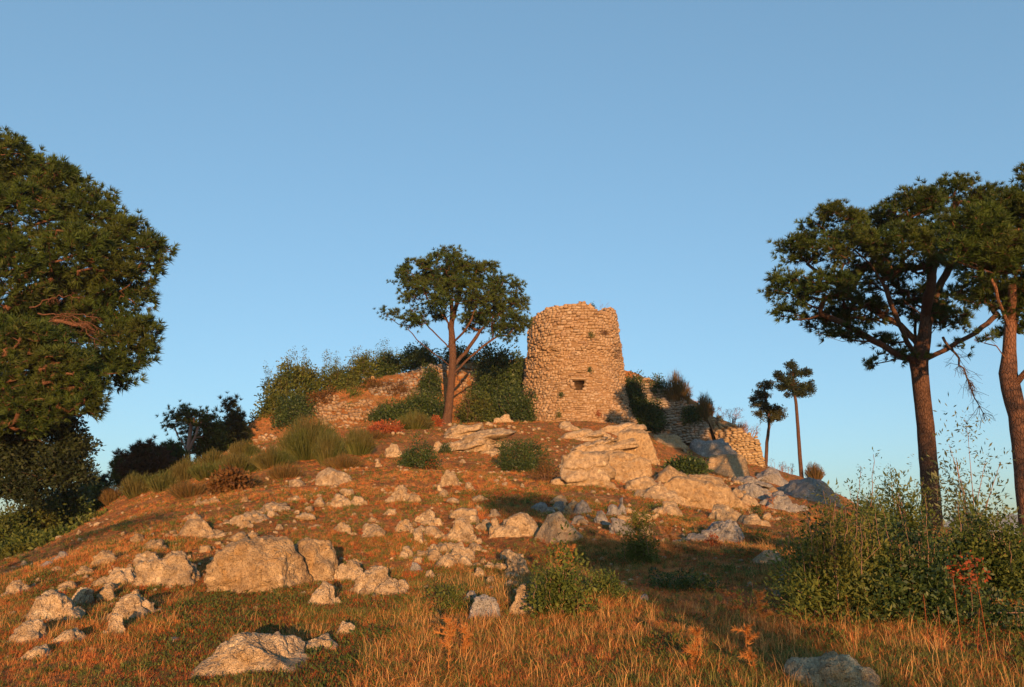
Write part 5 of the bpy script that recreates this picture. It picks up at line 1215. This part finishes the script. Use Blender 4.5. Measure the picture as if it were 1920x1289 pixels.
# broom bank on the left
brooms = [(571,866,118,76,'broom','largest feathery green broom dome below the ivy bank',1900),(668,856,64,50,'broom','green broom dome right of the largest one',800),(775,806,74,34,'broom','low green broom just left of the central pine foot',700),
 (612,872,60,60,'broom','broom clump touching the right side of the largest dome',700),(452,862,60,36,'broom','bright green broom under the small rubble remnant',600),(505,880,80,42,'broom','broad green broom left of the largest dome',900),
 (440,892,90,42,'broom','green broom dome midway along the left bank',900),(385,900,80,36,'broom','round green broom above the rusty undergrowth at left',800),(340,905,70,44,'broom','green broom in front of the pinkish trunk tree',700),
 (395,872,60,26,'broom','small green broom beneath the dark conifer',500),(250,935,64,44,'broom','dark green broom beside the golden grass clump',800),(300,925,60,40,'broom','green broom second from the left of the bank',600),
 (205,940,44,34,'broom_rust','golden orange grass clump at the left of the bank',600),(530,900,70,30,'broom_rust','rusty undergrowth under the largest broom dome',500),(640,880,80,26,'broom_rust','rusty undergrowth right of the largest broom dome',500),
 (440,920,110,28,'broom_rust','rusty undergrowth in the middle of the left bank',700),(350,935,90,30,'broom_rust','rust coloured undergrowth toward the left of the bank',600),(862,822,22,30,'broom','small upright green broom right of the pine foot',200),
 (690,826,90,20,'broom_rust','reddish undergrowth beneath the green bush left of the pine',500)]
for k, (a, b, w, h, mt, lab, n) in enumerate(brooms): broom(lab, a, b, w, h, mt, n=int(n*1.3), seed=40+k)
shrub('red_shrub', 'red leaved sumac patch left of the central pine foot', 716, 816, 70, 22, M['leaf_red'], n=130, seed=60, tsize=.22)
shrub('red_shrub', 'small red leaved plant touching the foot of the central pine', 818, 800, 22, 16, M['leaf_red'], n=50, seed=61, tsize=.2)
shrub('red_shrub', 'reddish brown bush under the broom midway along the bank', 425, 925, 60, 28, M['leaf_rust'], n=130, seed=62, tsize=.24)
for k, (a, b, w, h, mt, lab) in enumerate([(100,1035,110,34,'leaf_mid','shaded dark thicket on the left ridge line'),(190,1003,100,30,'leaf_mid','dark green thicket at the middle of the left ridge'),
   (255,968,80,34,'leaf_dark','shadowed bush where the left ridge meets the brooms'),(30,1060,70,40,'leaf_mid','olive bush lowest on the left ridge'),(300,945,70,30,'leaf_rust','brown shadowed brush under the dark green broom'),(10,1082,40,34,'cypress','dark round bush at the very left edge')]):
    shrub('ridge_thicket', lab, a, b+6, w, h, M[mt], Y=30+3*(k % 3), n=330, seed=70+k, tsize=.34, grounded=True)
# mid slope
shrub('round_shrub', 'round dark mastic bush at the centre of the slope', 980, 888, 118, 80, M['leaf_dark'], n=620, seed=80, tsize=.12, ragged=.22, accents=('leaf_red', 3, .8))
shrub('round_shrub', 'thin brown lower skirt of bush at the right of the round mastic bush', 1022, 905, 50, 44, M['leaf_rust'], n=90, seed=81, tsize=.10, stems=24)
shrub('mastic_shrub', 'irregular dark shrub with red sprig on its right, uphill at centre left', 782, 880, 88, 56, M['leaf_dark'], n=340, seed=82, tsize=.12, ragged=.4, accents=('leaf_red', 10, .9))
shrub('mastic_shrub', 'very small dark shrub at the right of the red sprig', 835, 852, 26, 22, M['leaf_dark'], n=70, seed=83, tsize=.10)
shrub('sapling', 'leafy sapling in the lower centre beside a dry orange thistle', 1050, 1168, 110, 150, M['leaf_mid'], n=150, seed=84, tsize=.075, ragged=.5, squash=.2, shoots=14, stems=22)
shrub('sapling', 'low green spread of leaves at the left foot of the centre sapling', 850, 1160, 90, 50, M['leaf_mid'], n=120, seed=85, tsize=.05, ragged=.5, squash=.2)
shrub('sapling', 'low green leafy growth right of the centre sapling', 1130, 1130, 90, 56, M['leaf_mid'], n=130, seed=86, tsize=.055, ragged=.5, squash=.2)
shrub('sapling', 'yellow green sapling left of the shaded grey slab', 1202, 1060, 70, 110, M['leaf_mid'], n=200, seed=87, tsize=.06, ragged=.5, squash=.2, tonebias=.3, shoots=10)
shrub('sapling', 'little upright green plant at the left of the huge grey boulder', 1420, 975, 22, 26, M['leaf_dark'], n=30, seed=88, tsize=.08)
shrub('red_shrub', 'small red leaved plant in front of the grey cracked slab', 1340, 1034, 26, 30, M['leaf_red'], n=30, seed=89, tsize=.055)
shrub('ground_herbs', 'dark green herbs in the shade between the sapling and the big bush', 1290, 1110, 130, 30, M['leaf_dark'], n=150, seed=90, tsize=.05, squash=.1)
# foreground bush
shrub('big_bush', 'big dense foreground bush with a red branch at lower right', 1725, 1215, 480, 262, M['leaf_dark'], Y=6.3, n=1900, seed=91, tsize=.085, tmpl=LEAF, ragged=.35, squash=.25, shoots=60, shoot_h=.8, accents=('leaf_red', 34, .9), stems=50, depth=.6, lean=.0)
shrub('big_bush', 'yellow green leafy bush sprawling over the left of the big foreground bush', 1600, 1165, 240, 215, M['leaf_mid'], Y=6.2, n=640, seed=92, tsize=.088, tmpl=LEAF_NARROW, ragged=.5, squash=.2, shoots=40, shoot_h=1.0, stems=30, tonebias=.45)  # tone raised: sunlit yellow put into the leaf colour
shrub('big_bush', 'green bush at the right edge beneath the pines', 1890, 1110, 190, 130, M['leaf_mid'], Y=7.4, n=460, seed=93, tsize=.09, ragged=.4, squash=.2, shoots=24, stems=20)
shrub('young_olive', 'sparse young olive with silvery leaves against the sky at right', 1845, 1030, 130, 205, M['leaf_olive'], Y=9.2, n=190, seed=94, dense=1.2, tsize=.12, tmpl=LEAF_NARROW, ragged=.55, squash=.1, shoots=9, shoot_h=.45, stems=26)
shrub('young_olive', 'yellow leaved olive shoots in front of the big pine trunk', 1710, 1010, 110, 120, M['leaf_mid'], Y=8.2, n=180, seed=95, dense=1.2, tsize=.11, tmpl=LEAF_NARROW, ragged=.5, squash=.1, shoots=10, shoot_h=.5, stems=20, tonebias=.4)
shrub('young_olive', 'small leafy shoots between the grey boulder and the pine trunk', 1645, 985, 60, 50, M['leaf_mid'], Y=10, n=50, seed=96, dense=1.2, tsize=.11, tmpl=LEAF_NARROW, ragged=.5, squash=.1, shoots=10)
# dry thistles and tall stalks
def thistle(label, px, base, h, Y=None, seed=0, spread=.25, mat='thistle', k=9):
    r = np.random.default_rng(seed); p = G(px, base) if Y is None else P(px, base, Y); Hh = msize(h, p[1]); root = empty('dry_thistle', p); tag(root, label, 'thistle'); S = Soup(); sp = []; ax = []
    top = p+np.array([r.normal()*.04, 0, Hh]); tubes(S, np.array([p-[0, 0, .03], (p+top)/2+r.normal(size=3)*.02, top]), None, np.array([.004, .0035, .002]), [np.arange(3)])
    for i in range(k):
        t = r.uniform(.35, 1); a = p*(1-t)+top*t; e = a+unit(np.array([r.normal(), r.normal()*.6, r.uniform(.1, .7)]))*Hh*spread*r.uniform(.5, 1.2); tubes(S, np.array([a, e]), None, np.array([.004, .003]), [np.arange(2)])
        for j in range(4): sp.append(a*(1-j/3)+e*j/3); ax.append(unit(e-a))
    for j in range(10): sp.append(p*(1-j/9)+top*j/9); ax.append([0, 0, 1.])
    link('stalk', S.mesh('stalk', M[mat], origin=p), root); scatter_foliage('spines', root, np.array(sp), np.array(ax), NEEDLE, .034, M[mat]); return root
for k, (a, b, h, lab) in enumerate([(840,1280,100,'orange dry thistle standing in the grass at the bottom, left of centre'),(868,1250,60,'orange thistle leaning beside the taller one at the bottom'),(1045,1098,70,'bright orange dry thistle in front of the centre sapling'),
   (1062,1080,50,'orange thistle right behind the one at the centre sapling'),(1262,1050,70,'thin orange thistle in the shaded grass'),(1415,1270,80,'dry thistle among the grass at the bottom right of centre'),(1297,1255,60,'pale orange thistle at the bottom, right of centre'),
   (1450,965,40,'orange plant in the rusty grass by the grey boulders'),(1440,1190,70,'round headed dry thistle left of the big bush')]): thistle(lab, a, b, h, seed=k)
def mullein(label, px, base, h, seed):
    r = np.random.default_rng(seed); p = P(px, base, 5.3); p[2] = float(hq(p[0], p[1])); Hh = msize(h, p[1]); root = empty('seed_stalk', p); tag(root, label, 'stalk'); top = p+np.array([r.normal()*.03, 0, Hh]); S = Soup()
    tubes(S, np.array([p, (p+top)/2, top]), None, np.array([.0022, .0018, .0012]), [np.arange(3)]); link('stalk', S.mesh('stalk', M['dry_rust'], origin=p), root)
    t = np.linspace(.45, 1, 30)[:, None]; scatter_foliage('seed_pods', root, p*(1-t)+top*t+r.normal(size=(30, 3))*.004, unit(r.normal(size=(30, 3))+[0, 0, .3]), LEAF, .009, M['leaf_rust'])
for k, (a, b, h, lab) in enumerate([(1745,1240,110,'dry seed stalk at the left of the group before the dark bush'),(1768,1240,90,'short dry seed stalk second from left before the dark bush'),(1806,1245,150,'tallest dry seed stalk in the middle of the group before the dark bush'),
   (1832,1245,90,'short dry seed stalk right of the tallest one'),(1858,1245,150,'tall dry seed stalk at the right of the group before the dark bush'),(1605,1240,110,'lone dry seed stalk left of the group under the big bush')]): mullein(lab, a, b, h, k)
# wisps of dry grass on the tower rim and ledge shrubs
twig_shrub('thin dry grass wisps standing in the notch of the tower rim', 1128, 582, 26, 26, Y=58.6, n=5, mat='twig', seed=9, name='dry_wisps', thick=.5)

# ------------------------------------------------------------------ grass: geometry-node tufts over the slope
def blade_tuft(name, n, hmin, hmax, w, lean, mat, seed, rad=.05, curl=.5):
    r = np.random.default_rng(seed); V = []; Fq = []; Ft = []; tn = []
    for i in range(n):
        a = r.uniform(0, 2*pi); rr_ = rad*math.sqrt(r.random()); b = np.array([math.cos(a)*rr_, math.sin(a)*rr_, -.02]); az = r.uniform(0, 2*pi); hh = r.uniform(hmin, hmax); ln = lean*r.uniform(.2, 1)
        d = np.array([math.cos(az), math.sin(az), 0]); s = np.array([-d[1], d[0], 0])*w*.5*r.uniform(.7, 1.3); s = s*math.cos(.8)+d*w*.3*r.normal()
        m = b+d*hh*ln*.35+np.array([0, 0, hh*.6]); t = b+d*hh*ln*(1+curl*.3)+np.array([0, 0, hh*(1-curl*ln*.45)])
        k = len(V); V += [b-s, b+s, m+s*.8, m-s*.8, t]; Fq.append([k, k+1, k+2, k+3]); Ft.append([k+3, k+2, k+4]); tn += [r.random()]*5
    me = mesh_np(name, np.array(V), [np.array(Fq), np.array(Ft)], mat, tn); return bpy.data.objects.new(name, me)
def herb_tuft(name, n, R, l, w, mat, seed):
    V, F = leafball(n, R, l, w, seed, .6, .6); V[:, 2] = np.abs(V[:, 2]); me = mesh_np(name, V, F, mat, np.repeat(np.random.default_rng(seed).random(n), 4)); return bpy.data.objects.new(name, me)
def gn_scatter(name, kinds, pts, rot, scl, idx, label=None, cat=None):
    col = bpy.data.collections.new(name+'_tufts')
    for k in kinds: col.objects.link(k)
    me = bpy.data.meshes.new(name); me.vertices.add(len(pts)); me.vertices.foreach_set('co', pts.astype(np.float32).ravel())
    for an, ty, dat in (('rot', 'FLOAT_VECTOR', rot), ('scl', 'FLOAT_VECTOR', scl), ('pick', 'INT', idx)):
        at = me.attributes.new(an, ty, 'POINT'); at.data.foreach_set('vector' if ty == 'FLOAT_VECTOR' else 'value', np.ascontiguousarray(dat).ravel().astype(np.int32 if ty == 'INT' else np.float32))
    o = link(name, me); tag(o, label, cat, kind='stuff')
    ng = bpy.data.node_groups.new(name, 'GeometryNodeTree'); ng.interface.new_socket('Geometry', in_out='INPUT', socket_type='NodeSocketGeometry'); ng.interface.new_socket('Geometry', in_out='OUTPUT', socket_type='NodeSocketGeometry')
    gi = ng.nodes.new('NodeGroupInput'); go = ng.nodes.new('NodeGroupOutput'); ip = ng.nodes.new('GeometryNodeInstanceOnPoints'); ci = ng.nodes.new('GeometryNodeCollectionInfo')
    ci.inputs['Collection'].default_value = col; ci.inputs['Separate Children'].default_value = True; ci.inputs['Reset Children'].default_value = True; ip.inputs['Pick Instance'].default_value = True
    def na(n_, ty):
        a = ng.nodes.new('GeometryNodeInputNamedAttribute'); a.data_type = ty; a.inputs['Name'].default_value = n_; return a.outputs['Attribute']
    L = ng.links; L.new(gi.outputs[0], ip.inputs['Points']); L.new(ci.outputs[0], ip.inputs['Instance']); L.new(na('pick', 'INT'), ip.inputs['Instance Index'])
    er = ng.nodes.new('FunctionNodeEulerToRotation'); L.new(na('rot', 'FLOAT_VECTOR'), er.inputs[0]); L.new(er.outputs[0], ip.inputs['Rotation']); L.new(na('scl', 'FLOAT_VECTOR'), ip.inputs['Scale']); L.new(ip.outputs[0], go.inputs[0])
    md = o.modifiers.new('scatter', 'NODES'); md.node_group = ng; return o
# names sort alphabetically in the collection: a_ b_ ... keep the order used by `pick`
kinds = [blade_tuft('dry_grass_a', 26, .05, .14, .006, 1.2, M['dry'], 1, .08, .8), blade_tuft('dry_grass_b', 22, .04, .12, .006, 1.5, M['dry_rust'], 2, .08, .9),
         blade_tuft('dry_grass_c', 20, .07, .20, .005, 1.0, M['dry'], 3, .07, .7), blade_tuft('dry_grass_d', 6, .16, .38, .0045, .7, M['dry_gold'], 4, .05),
         blade_tuft('green_grass_e', 26, .06, .16, .007, 1.1, M['grass_green'], 5, .06), herb_tuft('green_herb_f', 22, .08, .045, .018, M['leaf_mid'], 6), blade_tuft('dry_grass_g', 22, .05, .16, .007, 1.4, M['dry_rust'], 7, .08, 1.), herb_tuft('dry_herb_h', 26, .09, .035, .012, M['leaf_rust'], 8), herb_tuft('weed_i', 34, .14, .06, .022, M['leaf_mid'], 9), herb_tuft('weed_j', 30, .12, .05, .016, M['grass_green'], 10)]
n = NGRASS; u = rng.random(n); Yp = 3.4*(66/3.4)**(u**.95); Xp = rng.uniform(-.74, .74, n)*Yp + rng.normal(size=n)*.3
near = int(n*.36); Yp[:near] = 3.4+rng.random(near)**1.3*8; Xp[:near] = rng.uniform(-.72, .72, near)*Yp[:near]
q3 = np.stack([Xp, Yp, 0*Xp], -1); keep = np.ones(n, bool)
for (rx, ry, rw, rd) in ROCKS_XY: keep &= ((Xp-rx)/(rw*.78))**2+((Yp-ry)/(rd*.72))**2 > 1
keep &= (Xp-TC[0])**2+(Yp-TC[1])**2 > 4.5**2
patchy = fbm(q3*.55, 3, 21); keep &= rng.random(n) < np.clip(.80+patchy*.9, .22, 1)
Xp = Xp[keep]; Yp = Yp[keep]; q3 = q3[keep]; n = len(Xp)
zz = hq(Xp, Yp); zz2 = H(Xp, Yp) if n < 400000 else zz
gr = fbm(q3*.5, 3, 31)+.7*fbm(q3*1.9, 2, 32)-np.where(Xp < -1.5, .26, 0); gr += np.where(Yp < 11, .10, 0)+np.where((Xp > .0) & (Yp < 14), .15, 0)
ru = fbm(q3*.45, 3, 33); idx = np.zeros(n, int); rv = rng.random(n)
idx = np.where(rv < .32, 0, np.where(rv < .44, 2, np.where(rv < .76, 1, 6)))
idx = np.where((Yp < 10) & (idx == 2) & (rng.random(n) < .6), 1, idx)
idx = np.where((ru > .15) & (rng.random(n) < .6), rng.choice([1, 6], n), idx)
idx = np.where(rng.random(n) < .02, 3, idx); idx = np.where(rng.random(n) < .07, 7, idx)
idx = np.where((gr > .56) & (rng.random(n) < .75), rng.choice([4, 5, 4, 9], n), idx)
idx = np.where((gr > .55) & (rng.random(n) < .25), rng.choice([8, 9], n), idx)
idx = np.where(rng.random(n) < .05, 4, idx); idx = np.where((rng.random(n) < .04) & (gr > -.1), 9, idx)
sc = rng.uniform(.45, 1.1, n)*np.clip(1+.3*patchy[keep], .6, 1.4)*np.interp(Yp, [4, 6, 9, 20, 60], [.68, .66, .58, .68, .95])*np.where(Xp < -1, .88, 1)
rot = np.stack([rng.normal(size=n)*.16, rng.normal(size=n)*.16, rng.uniform(0, 6.28, n)], -1)
wd = .85+np.clip(Yp-6, 0, 50)*.03
gn_scatter('slope_grass', kinds, np.stack([Xp, Yp, zz2], -1), rot, np.stack([sc*wd**.5, sc*wd**.5, sc], -1), idx, 'dry orange and green grass covering the rocky slope', 'grass')
print('grass', n)
